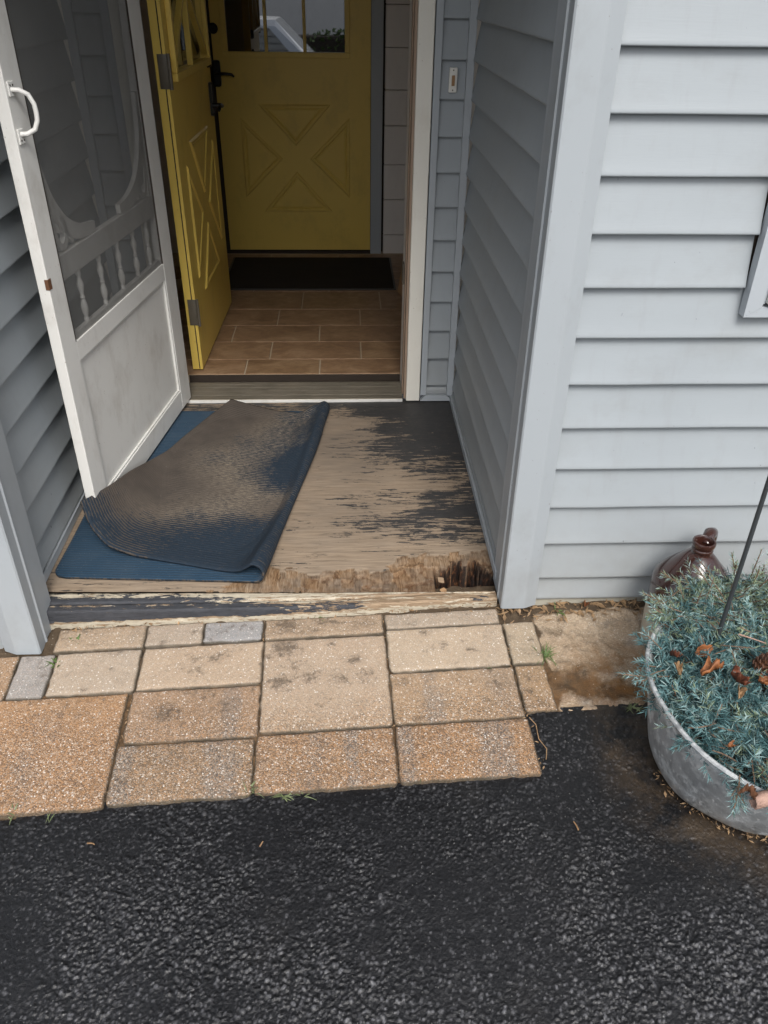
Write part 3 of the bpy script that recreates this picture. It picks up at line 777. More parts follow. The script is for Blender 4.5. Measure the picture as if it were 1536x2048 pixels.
# sawn-off chunks left in the hole
Hh += hdeep*sm(.66, .78, vnoise(X*24, Y*20, 39, 2))*.055
pr = .225 + .345*sm(-.12, .40, X)*sm(2.02, 2.25, Y)*(.75+.25*sm(2.1, 3.0, Y)) + .30*sm(2.98, 3.2, Y) + .30*sm(-.02, .34, X)*sm(2.62, 2.90, Y)
pr += .26*np.exp(-((X-.42)/.11)**2-((Y-2.37)/.10)**2) + .16*np.exp(-((X-.30)/.07)**2-((Y-2.47)/.03)**2) + .12*np.exp(-((X-.15)/.13)**2-((Y-2.30)/.05)**2)
pr -= .22*np.exp(-((X-.20)/.20)**2-((Y-2.58)/.085)**2) + .26*np.exp(-((X-.05)/.30)**2-((Y-3.09)/.035)**2)
pr += .10*(n3-.5)
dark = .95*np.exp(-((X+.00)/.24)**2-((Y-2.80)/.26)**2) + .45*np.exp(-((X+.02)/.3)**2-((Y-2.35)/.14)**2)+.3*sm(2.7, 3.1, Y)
rot = r1*1.0
split_shade = r1*(.15+.25*r2+.25*r3)+.9*sm(.012, .0, np.abs(Y-b2+.004))*r1*sm(.3, .6, n2)+.9*sm(.010, .0, np.abs(Y-b3+.003))*r2+.55*sm(.010, .0, np.abs(Y-b1+.003))*(X > -.3)*sm(.35, .6, n2)  # deeper plies browner, plus painted shade lines along the broken ply edges
patch = vnoise(X*5.5, Y*17, 40, 4)-.5
pr = pr+patch*.55*sm(-.35, .10, X)+.05*sm(-.2, .2, X)*sm(2.15, 2.3, Y)
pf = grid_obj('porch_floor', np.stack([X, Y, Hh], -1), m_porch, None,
              {'paint': np.clip(pr, 0, 1), 'rot': rot, 'split_shade': np.clip(split_shade, 0, 1), 'ply': blk, 'dark': np.clip(dark, 0, 1), 'hole': hole})
tag(pf, kind='structure')
mb = MB().box((-.96, 1.99, -.14), (.262, 3.28, -.022)).box((.2625, 2.075, -.14), (.48, 3.28, -.022)).box((.2625, 1.90, -.18), (.48, 2.0745, -.14))
tag(mb.build('porch_subfloor', m_dark), kind='structure')

# front edge boards: nosing strip and riser
def long_board(name, x0, x1, y0f, y1f, z0, z1, attr_fn, parent, rough=.002, seed=1):
    """board along x as a closed, slightly ragged loop profile with paint attributes"""
    nx = 260; xs_ = np.linspace(x0, x1, nx)
    prof = [(0, 0), (0, .3), (0, .56), (0, .60), (0, .64), (0, .68), (0, .72), (0, .76), (0, .80), (0, .84), (0, .88), (0, .93), (.02, .97), (.10, 1), (.25, 1), (.4, 1), (.55, 1), (.7, 1), (.85, 1), (1, 1), (1, 0)]
    Pp = np.zeros((len(prof)+1, nx, 3)); at = {'paint': np.zeros((len(prof)+1, nx)), 'cream': np.zeros((len(prof)+1, nx))}
    for i, (py, pz) in enumerate(prof+[prof[0]]):
        yy = y0f(xs_)+(y1f(xs_)-y0f(xs_))*py; zz = z0(xs_)+(z1(xs_)-z0(xs_))*pz
        nn = (vnoise(xs_*45, xs_*0+i*.9, seed, 4)-.5)
        Pp[i, :, 0] = xs_; Pp[i, :, 1] = yy+nn*rough*2*(py < .5); Pp[i, :, 2] = zz+nn*rough*(pz > .3)
        at['paint'][i], at['cream'][i] = attr_fn(xs_, py, pz)
    return grid_obj(name, Pp, m_board, parent, at)
thr = thing('threshold_board', 'peeling wooden edge board along the front of the porch floor', 'step', (0, 0, 0))
def f_front(x): return 1.866 + .026*sm(-.2, .47, x) + .004
def rp(x, py, pz):
    left = sm(.10, -.35, x); spots = .35*np.exp(-((x+.02)/.09)**2)+.42*np.exp(-((x-.40)/.05)**2)
    on_face = 1.0 if py < .03 else .75
    mid = (1-abs(pz-.62)*.9) if py < .03 else (.95 if py < .6 else .75)
    hg_ = (-.17+.157*pz)-(-.070+.038*(x+.89)/1.35)
    band = sm(.004, .018, hg_+.012*(vnoise(x*9, x*0+1, 77, 3)-.5))
    p_ = (.26+.66*left+spots)*(band if py < .03 else 1)*on_face*(.35+.65*mid)
    c = .40+.26*sm(.014, .003, hg_)+(.10 if py > .6 else 0)-.06*sm(-.1, .35, x)+x*0
    return p_, c
long_board('riser', -.955, .455, f_front, lambda x: f_front(x)+.030, lambda x: x*0-.17, lambda x: x*0-.013, rp, thr, .003, 5)
def np_(x, py, pz):
    left = sm(-.1, -.55, x)
    p_ = (.25+.42*left)*(1 if py < .5 else .7)
    c = np.full_like(x, .58 if py < .5 else .66)-.20*sm(-.2, .3, x)
    return p_, c
long_board('nosing', -.955, .452, lambda x: f_front(x)+.0325, lambda x: front_y(x)+.004, lambda x: x*0-.15, lambda x: x*0-.0085, np_, thr, .003, 8)

# ================================================================== siding walls
EXPO, Z0 = .1264, .0772
def plank_mesh(name, L, full=True, h=EXPO, seed=0):
    prof = [(.0225, h+.004), (.0215, h*.93), (.0160, h*.68), (.0085, h*.32), (.0022, .011), (.0004, .0048), (.0007, .0014), (.0024, 0), (.0090, .0004), (.0235, .004)]
    n = max(2, int(L/.16)); V = []; F = []
    r_ = random.Random(seed)
    for i in range(n+1):
        x = L*i/n; wv = (r_.random()-.5)*.0016; wz = (r_.random()-.5)*.0010
        for j, (y, z) in enumerate(prof): V.append((x, y+wv*(1 if j < 9 else 0), z+(wz if z < .02 else 0)))
    m = len(prof)
    for i in range(n):
        for j in range(m-1): F.append((i*m+j, i*m+j+1, (i+1)*m+j+1, (i+1)*m+j))
        F.append((i*m+m-1, i*m, (i+1)*m, (i+1)*m+m-1))
    F += [tuple(range(m))[::-1], tuple(range(n*m, n*m+m))]
    F = [f[::-1] for f in F]
    me = bpy.data.meshes.new(name); me.from_pydata(V, [], F); me.materials.append(m_siding)
    me.polygons.foreach_set('use_smooth', [True]*len(me.polygons)); me.set_sharp_from_angle(angle=R(50)); me.update()
    return me

def wall(label, loc, rz, L, z_first, ztop, base_z=0.0, short=None, back=.10):
    t = thing('siding_wall', label, 'wall', (loc[0], loc[1], 0), rz)
    meshes = [plank_mesh('siding_plank', L, seed=s) for s in range(3)]
    sh = [plank_mesh('siding_plank', short[0], seed=s+9) for s in range(2)] if short else None
    z = z_first; k = 0
    if z_first-base_z > .02:
        p = plank_mesh('siding_plank', L, h=z_first-base_z, seed=5)
        link(bpy.data.objects.new('siding_plank', p), t).location = (0, 0, base_z)
    while z < ztop:
        me = meshes[k % 3]
        if short and z > short[1]: me = sh[k % 2]
        link(bpy.data.objects.new('siding_plank', me), t).location = (0, 0, z)
        z += EXPO; k += 1
    MB().box((0, .0245, base_z-.0), (L, .0245+back, ztop+.2)).build('sheathing', m_dark, t)
    return t

# front wall beside the tub
fw = wall('pale grey lapped siding wall of the house front behind the washtub', (.535, 1.877), 0, 2.6, Z0, 2.3, -.004, (.432, .89), .08)
MB().box((0, .012, -.10), (2.6, .30, -.0065), .003).build('foundation', m_found, fw)
# corner post between front wall and porch opening
def post(parent, mir, x_in, yf, zb, dx=0):
    """clad corner post; x_in is the face towards the porch, mir=+1 body grows to +x"""
    s = mir
    prof = [(x_in, yf+.150), (x_in, yf+.058), (x_in-s*.004, yf+.055), (x_in-s*.004, yf+.050), (x_in, yf+.046), (x_in, yf+.004), (x_in+s*.004, yf), (x_in+s*.070, yf),
            (x_in+s*.074, yf+.001), (x_in+s*.109, yf+.016), (x_in+s*.109, yf+.150)]
    if s < 0: prof = prof[::-1]
    return MB().prism(prof, (zb, 2.5), 'z').build('corner_post', m_post, parent)
cp = thing('corner_post', 'pale grey clad corner post between porch opening and front siding', 'post', (.515, 1.9, -.02))
o = post(cp, 1, .460, 1.857, -.021); o.name = 'cladding'; o.location = (-.515, -1.9, .02)
# porch side wall on the tub side
rw = wall('shaded grey siding wall of the porch on the doorbell side', (.464, 3.262), R(-90), 1.272, Z0-.004, 2.3, .032)
MB().box((0, -.006, .002), (1.29, .004, .030), .0015).box((0, -.0075, .0305), (1.29, -.004, .0345)).build('base_trim', m_trim, rw)
MB().box((1.2625, -.004, .0348), (1.274, .010, 2.3), .001).build('edge_trim', m_trim, rw)
# porch side wall on the screen door side
lw = wall('shaded grey siding wall of the porch behind the open screen door', (-.946, 1.885), R(90), 1.38, Z0+.047, 2.3, .032)
MB().box((0, -.006, .002), (1.37, .004, .030), .0015).box((0, -.0075, .0305), (1.37, -.004, .0345)).build('base_trim', m_trim, lw)
cp2 = thing('corner_post', 'grey clad corner post at the outer end of the screen door wall', 'post', (-.95, 1.82, -.09))
o = post(cp2, -1, -.906, 1.768, -.087); o.name = 'cladding'; o.location = (.95, -1.82, .09)
fl = wall('house front siding wall beyond the screen door post', (-2.6, 1.795), 0, 1.625, Z0-.02, 2.3, -.15, None, .08)

# narrow wall strips either side of the door
sr = wall('narrow strip of grey siding with the doorbell beside the white door jamb', (.338, 3.262), 0, .122, Z0-.002, 2.3, .034)
MB().box((-.013, -.010, .034), (.012, .012, 2.3), .001).build('vertical_trim', m_trim, sr)
MB().box((.104, -.014, .034), (.131, .012, 2.3), .001).build('vertical_trim', m_trim, sr)
MB().prism([(-.013, .006), (.131, .006), (.104, .0335), (.012, .0335)], (-.009, .012), 'y').build('base_trim', m_trim, sr)
sl = wall('narrow strip of grey siding behind the screen door beside the hinges', (-.945, 3.262), 0, .175, Z0-.002, 2.3, .034)
MB().box((-.004, -.014, .034), (.026, .012, 2.3), .001).build('vertical_trim', m_trim, sl)
MB().box((.120, -.010, .034), (.150, .012, 2.3), .001).build('vertical_trim', m_trim, sl)
MB().prism([(-.004, .006), (.150, .006), (.120, .0335), (.026, .0335)], (-.009, .012), 'y').build('base_trim', m_trim, sl)
# porch ceiling and the wall above the door
tag(MB().box((-2.6, 1.42, 2.425), (3.2, 1.795, 2.53)).build('added_shade_eave', m_white), kind='structure')  # unseen eave, added to shade the top of the front siding
tag(MB().box((-.96, 1.80, 2.42), (.60, 3.40, 2.52)).build('porch_ceiling', m_white), kind='structure')
tag(MB().box((-.96, 3.275, 2.10), (.48, 3.40, 2.42)).build('lintel', m_trim), kind='structure')

# ------------------------------------------------------------------ window on the front wall
wd = thing('window', 'white window with grey mitred trim at the picture edge', 'window', (.971, 1.877, .897))
def wtrim(p, y0, y1): return MB().prism(p, (y0, y1), 'y').build('window_trim', m_trim, wd)
Wd, Hd, tw = .80, 1.05, .040
wtrim([(0, 0), (tw, tw*.62), (tw, Hd-tw), (0, Hd)], -.020, .010)
wtrim([(.0012, 0), (Wd, 0), (Wd-tw, tw*.62), (tw+.001, tw*.62)], -.0195, .010)
wtrim([(Wd+.001, 0), (Wd+.001, Hd), (Wd-tw+.001, Hd-tw), (Wd-tw+.001, tw*.62)], -.020, .010)
wtrim([(0, Hd+.001), (tw, Hd-tw+.001), (Wd-tw, Hd-tw+.001), (Wd, Hd+.001)], -.0195, .010)
MB().box((tw+.0015, -.012, tw*.62+.006), (tw+.009, .02, Hd-tw)).build('channel', m_trim, wd)
sash = MB().box((tw+.010, -.030, tw*.62+.008), (Wd-tw-.002, .02, .085), .003).box((tw+.010, -.024, .086), (.10, .02, Hd-tw-.002), .003)\
    .box((Wd-.10, -.024, .086), (Wd-tw-.002, .02, Hd-tw-.002), .003).box((.101, -.024, Hd-.10), (Wd-.101, .02, Hd-tw-.002), .003).build('sash', m_white, wd)
MB().box((.1005, -.006, .0855), (Wd-.1005, .004, Hd-.1005)).build('pane', m_glass, wd)

# ------------------------------------------------------------------ doorbell
db = thing('doorbell', 'small white doorbell plate with copper button on the siding strip', 'doorbell', (.396, 3.262, 1.276))
MB().box((-.0145, -.008, -.040), (.0145, .006, .040), .003).build('plate', m_plate, db)
MB().box((-.0055, -.013, -.018), (.0055, -.0082, .016), .0015).build('button', m_copper, db)
MB().lathe([(0, -.0100), (.0022, -.0095), (.0026, -.0078)], (0, 0, .032), 10, 'y').build('screw', m_hinge, db)
MB().lathe([(0, -.0100), (.0022, -.0095), (.0026, -.0078)], (0, 0, -.032), 10, 'y').build('screw', m_hinge, db)

# ================================================================== door frame and sill
df = thing('door_frame', 'cream painted door frame with worn metal sill', 'door frame', (-.22, 3.3, 0))
def part(mbx, name, mat, parent, off):
    o = mbx.build(name, mat, parent); o.location = (-off[0], -off[1], -off[2]); return o
off = (-.22, 3.3, 0)
part(MB().box((.262, 3.250, .008), (.321, 3.298, 2.09), .003), 'casing', m_jamb, df, off)
part(MB().box((.252, 3.268, .012), (.2615, 3.43, 2.06)).box((.2465, 3.31, .014), (.2518, 3.345, 2.06), .001), 'jamb', m_oldwood, df, off)
part(MB().box((.247, 3.346, .016), (.2517, 3.46, 2.06), .001), 'door_stop', m_panel, df, off)
part(MB().box((-.795, 3.250, .008), (-.742, 3.298, 2.09), .003), 'casing', m_jamb, df, off)
part(MB().box((-.7415, 3.268, .012), (-.728, 3.43, 2.06)), 'jamb', m_dark, df, off)
part(MB().box((-.7415, 3.27, 2.0605), (.2615, 3.43, 2.09)).box((-.795, 3.249, 2.0905), (.321, 3.297, 2.15), .003), 'head', m_jamb, df, off)
sill_prof = [(3.262, -.03), (3.262, .010), (3.265, .0135), (3.300, .0165), (3.303, .0180), (3.332, .0225), (3.335, .0235), (3.360, .0265), (3.363, .0280), (3.385, .0300), (3.388, .0312), (3.404, .0320), (3.412, .030), (3.412, -.03)]
part(MB().prism(sill_prof[::-1], (-.727, .2465), 'x'), 'sill', m_alu, df, off)
part(MB().box((-.727, 3.2585, -.002), (.2465, 3.2618, .0125), .001), 'sill_lip', m_white, df, off)
part(MB().box((-.727, 3.4125, -.03), (.2465, 3.462, .010)).box((-.727, 3.4622, -.03), (.2465, 3.4700, .0412)), 'sill_back', m_dark, df, off)
part(MB().box((.2385, 3.352, .50), (.2468, 3.402, .585), .002), 'latch_plate', m_hinge, df, off)

# ================================================================== interior
tag(MB().box((-1.6, 3.4705, -.03), (.95, 5.7, .0405)).build('interior_floor', m_grout), kind='structure')
fl_o = bpy.data.objects['interior_floor']
rows = [3.472, 3.645, 3.868, 4.100, 4.350, 4.655, 4.90, 5.15, 5.42]
offs = [-.475, -.372, -.139, -.367, -.248, -.10, -.3, -.05]
tw_ = .4415
for i in range(len(rows)-1):
    x = offs[i]-2*tw_
    while x < .6:
        xa, xb = max(x, -1.3), min(x+tw_, .62)
        if i == 0 and abs(x-(-.475)) < .01: xb = -.128; nxt = -.128
        else: nxt = x+tw_
        if xb-xa > .02:
            cx, cy = (xa+xb)/2, (rows[i]+rows[i+1])/2
            o = MB().box((xa+.0032-cx, rows[i]+.0032-cy, -.0030), (xb-.0032-cx, rows[i+1]-.0032-cy, .0030), .0012).build('tile', m_tile, fl_o)
            o.location = (cx, cy, .0410+rng.random()*.0006)
            f = .8+rng.random()*.45; o['tint'] = [f, f*(.96+.06*rng.random()), f*(.92+.1*rng.random())]
        x = nxt
im = thing('indoor_mat', 'dark flat mat in front of the closed yellow door', 'mat', (-.22, 5.0, .0455))
bm = bmesh.new()
me_ = MB().box((-.50, -.315, 0), (.505, .315, .009), .003).build('pile', m_rug, im)
MB().box((-.512, -.327, 0), (.517, .327, .0055), .002).build('rubber_edge', m_black, im)
# walls of the room
tag(MB().box((-1.30, 3.4305, -.02), (-1.2, 5.6, 2.45)).build('interior_side_wall', m_room), kind='structure')
tag(MB().box((.62, 3.4305, -.02), (.72, 5.6, 2.45)).build('interior_side_wall', m_room), kind='structure')
tag(MB().box((-1.3, 3.4305, 2.4505), (.72, 5.65, 2.55)).build('interior_ceiling', m_room), kind='structure')
tag(MB().box((.3225, 3.385, -.02), (.62, 3.43, 2.45)).box((-1.2, 3.385, -.02), (-.7425, 3.43, 2.45)).box((-.742, 3.4, 2.10), (.322, 3.43, 2.45)).build('interior_front_wall', m_room), kind='structure')
bw = thing('panelled_wall', 'grey horizontal board wall inside beside the closed yellow door', 'wall', (.2, 5.47, 0))
zs = [.03, .163, .385, .597, .822, 1.02, 1.243, 1.46, 1.68, 1.9, 2.12, 2.34, 2.45]
for a_, b_ in zip(zs[:-1], zs[1:]):
    MB().box((.052, -.012, a_+.0015), (.42, .03, b_-.0015), .004).build('wall_panel', m_panel, bw)
MB().box((-1.40, .0305, -.02), (.42, .12, 2.45)).build('backing', m_dark, bw)
MB().box((-1.40, -.012, .03), (-1.03, .03, 2.45)).build('backing_panel', m_panel, bw)
MB().box((-1.03, -.01, 2.09), (.05, .03, 2.45)).build('backing_panel', m_panel, bw)
# closed yellow door
cd = thing('closed_door', 'closed yellow door with crossbuck panels and small panes deep inside', 'door', (-.30, 5.462, .063))
DW, DH = .930, 2.0
def door_leaf(parent, W_, Ht, th, win, crs, seed, face_u0=None):
    """leaf in local x (0 centre), front face at y=0 (towards -y), thickness to +y, window opening win=(x0,x1,z0,z1)"""
    x0, x1, z0, z1 = win
    return MB().box((-W_/2, 0, 0), (W_/2, th, z0)).box((-W_/2, 0, z0), (x0, th, z1)).box((x1, 0, z0), (W_/2, th, z1)).box((-W_/2, 0, z1), (W_/2, th, Ht))
def tri_panel(parent, pts, mat, dirn=-1):
    """raised crossbuck moulding: sloped ring and flat raised field, on face y=0, standing off to -y"""
    P = [Vector((p[0], 0, p[1])) for p in pts]
    c = (P[0]+P[1]+P[2])/3
    def inset(d):
        out = []
        for i in range(3):
            a, b, d_ = P[i-1], P[i], P[(i+1) % 3]
            e1 = (a-b).normalized(); e2 = (d_-b).normalized()
            bis = (e1+e2).normalized(); s_ = math.sin(math.acos(max(-1, min(1, e1.dot(e2))))/2)
            out.append(b+bis*(d/s_))
        return out
    rings = [(0, .0005), (.006, .0085), (.016, .0085), (.024, .0015), (.034, .0055)]
    V = []; F = []
    for d, h in rings: V += [tuple(p+Vector((0, dirn*h, 0))) for p in inset(d)]
    for r_ in range(len(rings)-1):
        for i in range(3):
            F.append((r_*3+i, r_*3+(i+1) % 3, (r_+1)*3+(i+1) % 3, (r_+1)*3+i))
    k = (len(rings)-1)*3; F.append((k, k+1, k+2))
    area = (P[1]-P[0]).cross(P[2]-P[0]).y
    if area*dirn < 0: F = [f[::-1] for f in F]
    return mesh_obj('crossbuck_panel', V, F, mat, parent)
win = (-.377, .312, 1.150, 1.75)
door_leaf(cd, DW, DH, .044, win, None, 0).build('leaf', m_yellow, cd)
zc = .557
for pts in ([(-.222, .873), (.222, .873), (0, .640)], [(.335, .800), (.335, .330), (.085, .565)], [(0, .490), (-.222, .245), (.222, .245)], [(-.335, .330), (-.335, .800), (-.085, .565)]):
    tri_panel(cd, pts, m_yellow)
fr = MB()
for a_, b_ in (((win[0]-.030, -.010, win[2]-.030), (win[1]+.030, .0, win[2])), ((win[0]-.030, -.010, win[3]), (win[1]+.030, 0, win[3]+.03)),
               ((win[0]-.030, -.0102, win[2]+.0003), (win[0], 0, win[3]-.0003)), ((win[1], -.0102, win[2]+.0003), (win[1]+.03, 0, win[3]-.0003))):
    fr.box(a_, b_, .003)
fr.build('window_frame', m_yellow, cd)
xa = [win[0], -.150, .076, win[1]]; za = [win[2], 1.47, 1.61, win[3]]
for x in xa[1:3]: MB().box((x-.009, -.006, win[2]), (x+.009, .014, win[3]), .003).build('glazing_bar', m_yellow, cd)
for z in za[1:3]: MB().box((win[0], -.0055, z-.009), (win[1], .0135, z+.009), .003).build('glazing_bar', m_yellow, cd)
for i in range(3):
    for j in range(3):
        MB().box((xa[i]+.001, .016, za[j]+.001), (xa[i+1]-.001, .020, za[j+1]-.001)).build('pane', m_glass, cd)
MB().lathe([(0, -.014), (.020, -.014), (.027, -.008), (.029, -.0003)], (-.452, 0, 1.265), 24, 'y').build('deadbolt', m_black, cd)
MB().box((-.476, -.008, .965), (-.428, -.0003, 1.105), .012).build('lock_plate', m_black, cd)
MB().tube([(-.452, -.004, 1.035), (-.452, -.045, 1.035), (-.435, -.052, 1.036), (-.40, -.052, 1.038), (-.36, -.050, 1.034), (-.345, -.049, 1.022)], [.011, .010, .0095, .0085, .008, .006], 10).build('lever', m_black, cd)
cs = thing('door_casing', 'grey painted casing beside the closed yellow door', 'door frame', (.203, 5.46, 0))
MB().box((-.036, -.010, .02), (.0355, .010, 2.1), .003).build('casing', m_trim, cs)
ds = MB().box((-.80, 5.449, .0405), (.1662, 5.48, .056)).build('closed_door_sill', m_dark)
tag(ds, 'dark low sill under the closed yellow door', 'door sill')
# boards leaning in the corner
for k, (x, y, lean, h_, lab) in enumerate(((.318, 4.60, .12, .62, 'thin pale wooden board leaning inside just behind the door jamb'), (.348, 4.68, .10, .58, 'darker thin board leaning behind the pale one inside the jamb'))):
    o = MB().box((-.006, -.045, 0), (.006, .045, h_), .001).build('leaning_board', m_board2 if k == 0 else m_oldwood)
    o.location = (x, y, .046); o.rotation_euler = (0, R(9-2*k), R(12))
    tag(o, lab, 'board')
# open yellow entry door
ed = thing('entry_door', 'yellow entry door swung open inward with lattice window', 'door', (-.668, 3.505, .055))
eang = math.atan2(.925, .025)
ed.rotation_euler = (0, 0, eang)     # local x runs hinge -> free edge, room-facing side is -y
ew = (.10, .83, 1.205, 1.80)
MB().box((0, 0, 0), (.935, .046, ew[2])).box((0, 0, ew[2]), (ew[0], .046, ew[3])).box((ew[1], 0, ew[2]), (.935, .046, ew[3])).box((0, 0, ew[3]), (.935, .046, 2.0)).build('leaf', m_yellow, ed)
MB().box((-.0025, .012, .004), (-.0003, .016, 1.99)).build('weatherstrip', m_dark, ed)
for pts in ([(.245, .935), (.69, .935), (.4675, .68)], [(.80, .86), (.80, .38), (.55, .62)], [(.4675, .55), (.245, .295), (.69, .295)], [(.135, .38), (.135, .86), (.385, .62)]):
    tri_panel(ed, pts, m_yellow)
fr = MB()
for a_, b_ in (((ew[0]-.03, -.022, ew[2]-.03), (ew[1]+.03, 0, ew[2])), ((ew[0]-.03, -.022, ew[3]), (ew[1]+.03, 0, ew[3]+.03)), ((ew[0]-.03, -.0222, ew[2]+.0003), (ew[0], 0, ew[3]-.0003)), ((ew[1], -.0222, ew[2]+.0003), (ew[1]+.03, 0, ew[3]-.0003))):
    fr.box(a_, b_, .004)
fr.build('window_frame', m_yellow, ed)
def diag(p, q, nm='glazing_bar'):
    p = Vector((p[0], -.004, p[1])); q = Vector((q[0], -.004, q[1])); d = (q-p).normalized(); n_ = Vector((-d.z, 0, d.x))*.009
    V = [];
    for y in (-.012, .012):
        for a_ in (p-n_, q-n_, q+n_, p+n_): V.append((a_.x, y, a_.z))
    return mesh_obj(nm, V, [(0, 1, 2, 3), (7, 6, 5, 4), (0, 4, 5, 1), (1, 5, 6, 2), (2, 6, 7, 3), (3, 7, 4, 0)], m_yellow, ed)
diag((ew[0], ew[2]+.02), (ew[1], ew[3]-.02)); diag((ew[0], ew[3]-.02), (ew[1], ew[2]+.02))
diag((.465, ew[2]), (.465, ew[3])); diag((ew[0], 1.50), (ew[1], 1.50))
MB().box((ew[0]+.0005, .022, ew[2]+.0005), (ew[1]-.0005, .026, ew[3]-.0005)).build('pane', m_carglass, ed)
MB().box((.845, -.009, .955), (.895, -.0003, 1.10), .012).build('lock_plate', m_black, ed)
MB().tube([(.87, -.004, 1.0), (.87, -.050, 1.0), (.855, -.056, 1.0), (.80, -.056, 1.003), (.765, -.054, .99)], [.012, .011, .0095, .008, .006], 10).build('lever', m_black, ed)
MB().lathe([(0, -.020), (.022, -.020), (.028, -.010), (.030, -.0003)], (.87, 0, 1.19), 24, 'y').build('deadbolt', m_black, ed)
for zz in (1.157, .212, 1.72):
    h_ = MB().box((-.0030, -.004, zz), (-.0004, .034, zz+.118), .0008)
    h_.tube([(-.006, -.0095, zz-.002), (-.006, -.0095, zz+.12)], .0068, 10)
    h_.build('hinge', m_hinge, ed)

# ================================================================== screen door
sa = R(8)
sdv = Vector((-math.sin(sa), -math.cos(sa), 0))
sc = thing('screen_door', 'white wooden screen door propped open with scroll brackets and spindles', 'door', (-.695, 3.245, 0), math.atan2(sdv.y, sdv.x))
# local: x hinge -> free edge, +y is the face seen from the drive, thickness to -y
TH = .034; ZT = 2.03; SL = -.028; SR = .992; IL = .086; IR = .902
MB().box((SL, -TH, .022), (IL, 0, ZT), .0025).build('stile', m_white, sc)
MB().box((IR, -TH, .022), (SR, 0, ZT), .0025).build('stile', m_white, sc)
MB().box((IL, -TH, .0225), (IR, -.0008, .106), .002).build('rail', m_white, sc)
MB().box((IL, -TH, .582), (IR, -.0008, .645), .002).build('rail', m_white, sc)
MB().box((IL, -TH, ZT-.09), (IR, -.0008, ZT-.0005), .002).build('rail', m_white, sc)
MB().box((IL, -.026, .104), (IR, -.012, .584)).build('kick_panel', m_white, sc)
km = MB()
km.box((IL, -.012, .106), (IL+.010, -.002, .582), .002).box((IR-.010, -.012, .106), (IR, -.002, .582), .002).box((IL+.0105, -.012, .106), (IR-.0105, -.004, .114), .002).box((IL+.0105, -.012, .575), (IR-.0105, -.004, .582), .002)
km.build('panel_moulding', m_white, sc)
MB().box((IL, -.030, .824), (IR, -.008, .897), .003).build('rail', m_white, sc)
MB().box((IL, -.026, .6455), (IR, -.010, .662), .002).build('rail', m_white, sc)
for u in (.765, .607, .449, .302, .170):
    pr_ = [(.0001, 0), (.0085, 0), (.0085, .008), (.006, .012), (.0075, .020), (.0105, .032), (.0115, .046), (.0085, .060), (.0055, .068), (.0085, .074), (.0055, .080), (.0065, .090), (.0105, .108), (.0105, .118), (.0065, .132), (.006, .14), (.0085, .146), (.0085, .160), (.0001, .160)]
    MB().lathe(pr_, (u, -.019, .663), 14).build('spindle', m_white, sc)
def scroll(mir):
    """corner bracket: long tapered arm up the stile, arc to the rail, inner volute"""
    def X(u): return (IR-u) if mir else (IL+u)
    mb_ = MB(); y = -.019; HB = .897
    # outer concave curve as thick ribbon
    arc = []
    for i in range(25):
        t_ = i/24; a = t_*math.pi/2
        arc.append((.010+.29*(1-math.cos(a))**1.25, HB+.018+.325*(1-math.sin(a))**1.15))
    def ribbon(pts, w0, w1, dep=.008):
        P = [Vector((X(p[0]), p[1])) for p in pts]; L = []; Rr = []
        for i, p in enumerate(P):
            t2 = (P[min(i+1, len(P)-1)]-P[max(i-1, 0)]).normalized(); n2_ = Vector((-t2.y, t2.x)); ww = (w0+(w1-w0)*i/(len(P)-1))/2
            L.append(p+n2_*ww); Rr.append(p-n2_*ww)
        V = [(p.x, y-dep, p.y) for p in L]+[(p.x, y-dep, p.y) for p in Rr]+[(p.x, y+dep, p.y) for p in L]+[(p.x, y+dep, p.y) for p in Rr]
        n_ = len(P); F = []
        for i in range(n_-1):
            F += [(i, i+1, n_+i+1, n_+i), (2*n_+i+1, 2*n_+i, 3*n_+i, 3*n_+i+1), (i, 2*n_+i, 2*n_+i+1, i+1), (n_+i, n_+i+1, 3*n_+i+1, 3*n_+i)]
        F += [(0, n_, 3*n_, 2*n_), (n_-1, 3*n_-1, 4*n_-1, 2*n_-1)]
        mb_.add(V, F)
    ribbon(arc[:13], .016, .052); ribbon(arc[12:19], .052, .048); ribbon(arc[18:], .048, .030)
    ribbon([(.006, HB+.34), (.007, HB+.26), (.009, HB+.18), (.012, HB+.10), (.014, HB+.0)], .012, .012)
    ribbon([(.030, HB+.215), (.024, HB+.20), (.016, HB+.225), (.014, HB+.25)], .010, .008)
    ribbon([(.022, HB+.19), (.024, HB+.13), (.028, HB+.075), (.038, HB+.035), (.056, HB+.014), (.078, HB+.014), (.096, HB+.032), (.102, HB+.062), (.094, HB+.088), (.078, HB+.094)], .019, .022)
    ribbon([(.052, HB+.15), (.056, HB+.11), (.058, HB+.08), (.064, HB+.060), (.076, HB+.054), (.080, HB+.066)], .012, .012)
    ribbon([(.012, HB+.285), (.020, HB+.268), (.018, HB+.25)], .010, .008)
    ribbon([(.105, HB+.05), (.118, HB+.028), (.135, HB+.012)], .014, .010)
    return mb_.build('scroll_bracket', m_white, sc)
scroll(True); scroll(False)
MB().box((IL-.001, -.0052, .6452), (IR+.001, -.0045, ZT-.0905)).build('screen', m_screen, sc)
sp = MB().box((IL, -.006, .645), (IL+.004, -.0004, ZT-.09)).box((IR-.004, -.006, .645), (IR, -.0004, ZT-.09))
sp.build('spline', m_dark, sc)
hd = MB().tube([(.972, .002, 1.333), (.966, .020, 1.332), (.958, .038, 1.322), (.953, .046, 1.30), (.952, .047, 1.28), (.953, .046, 1.262), (.958, .038, 1.242), (.966, .020, 1.232), (.972, .002, 1.231)], .0062, 10)
hd.build('handle', m_white, sc)
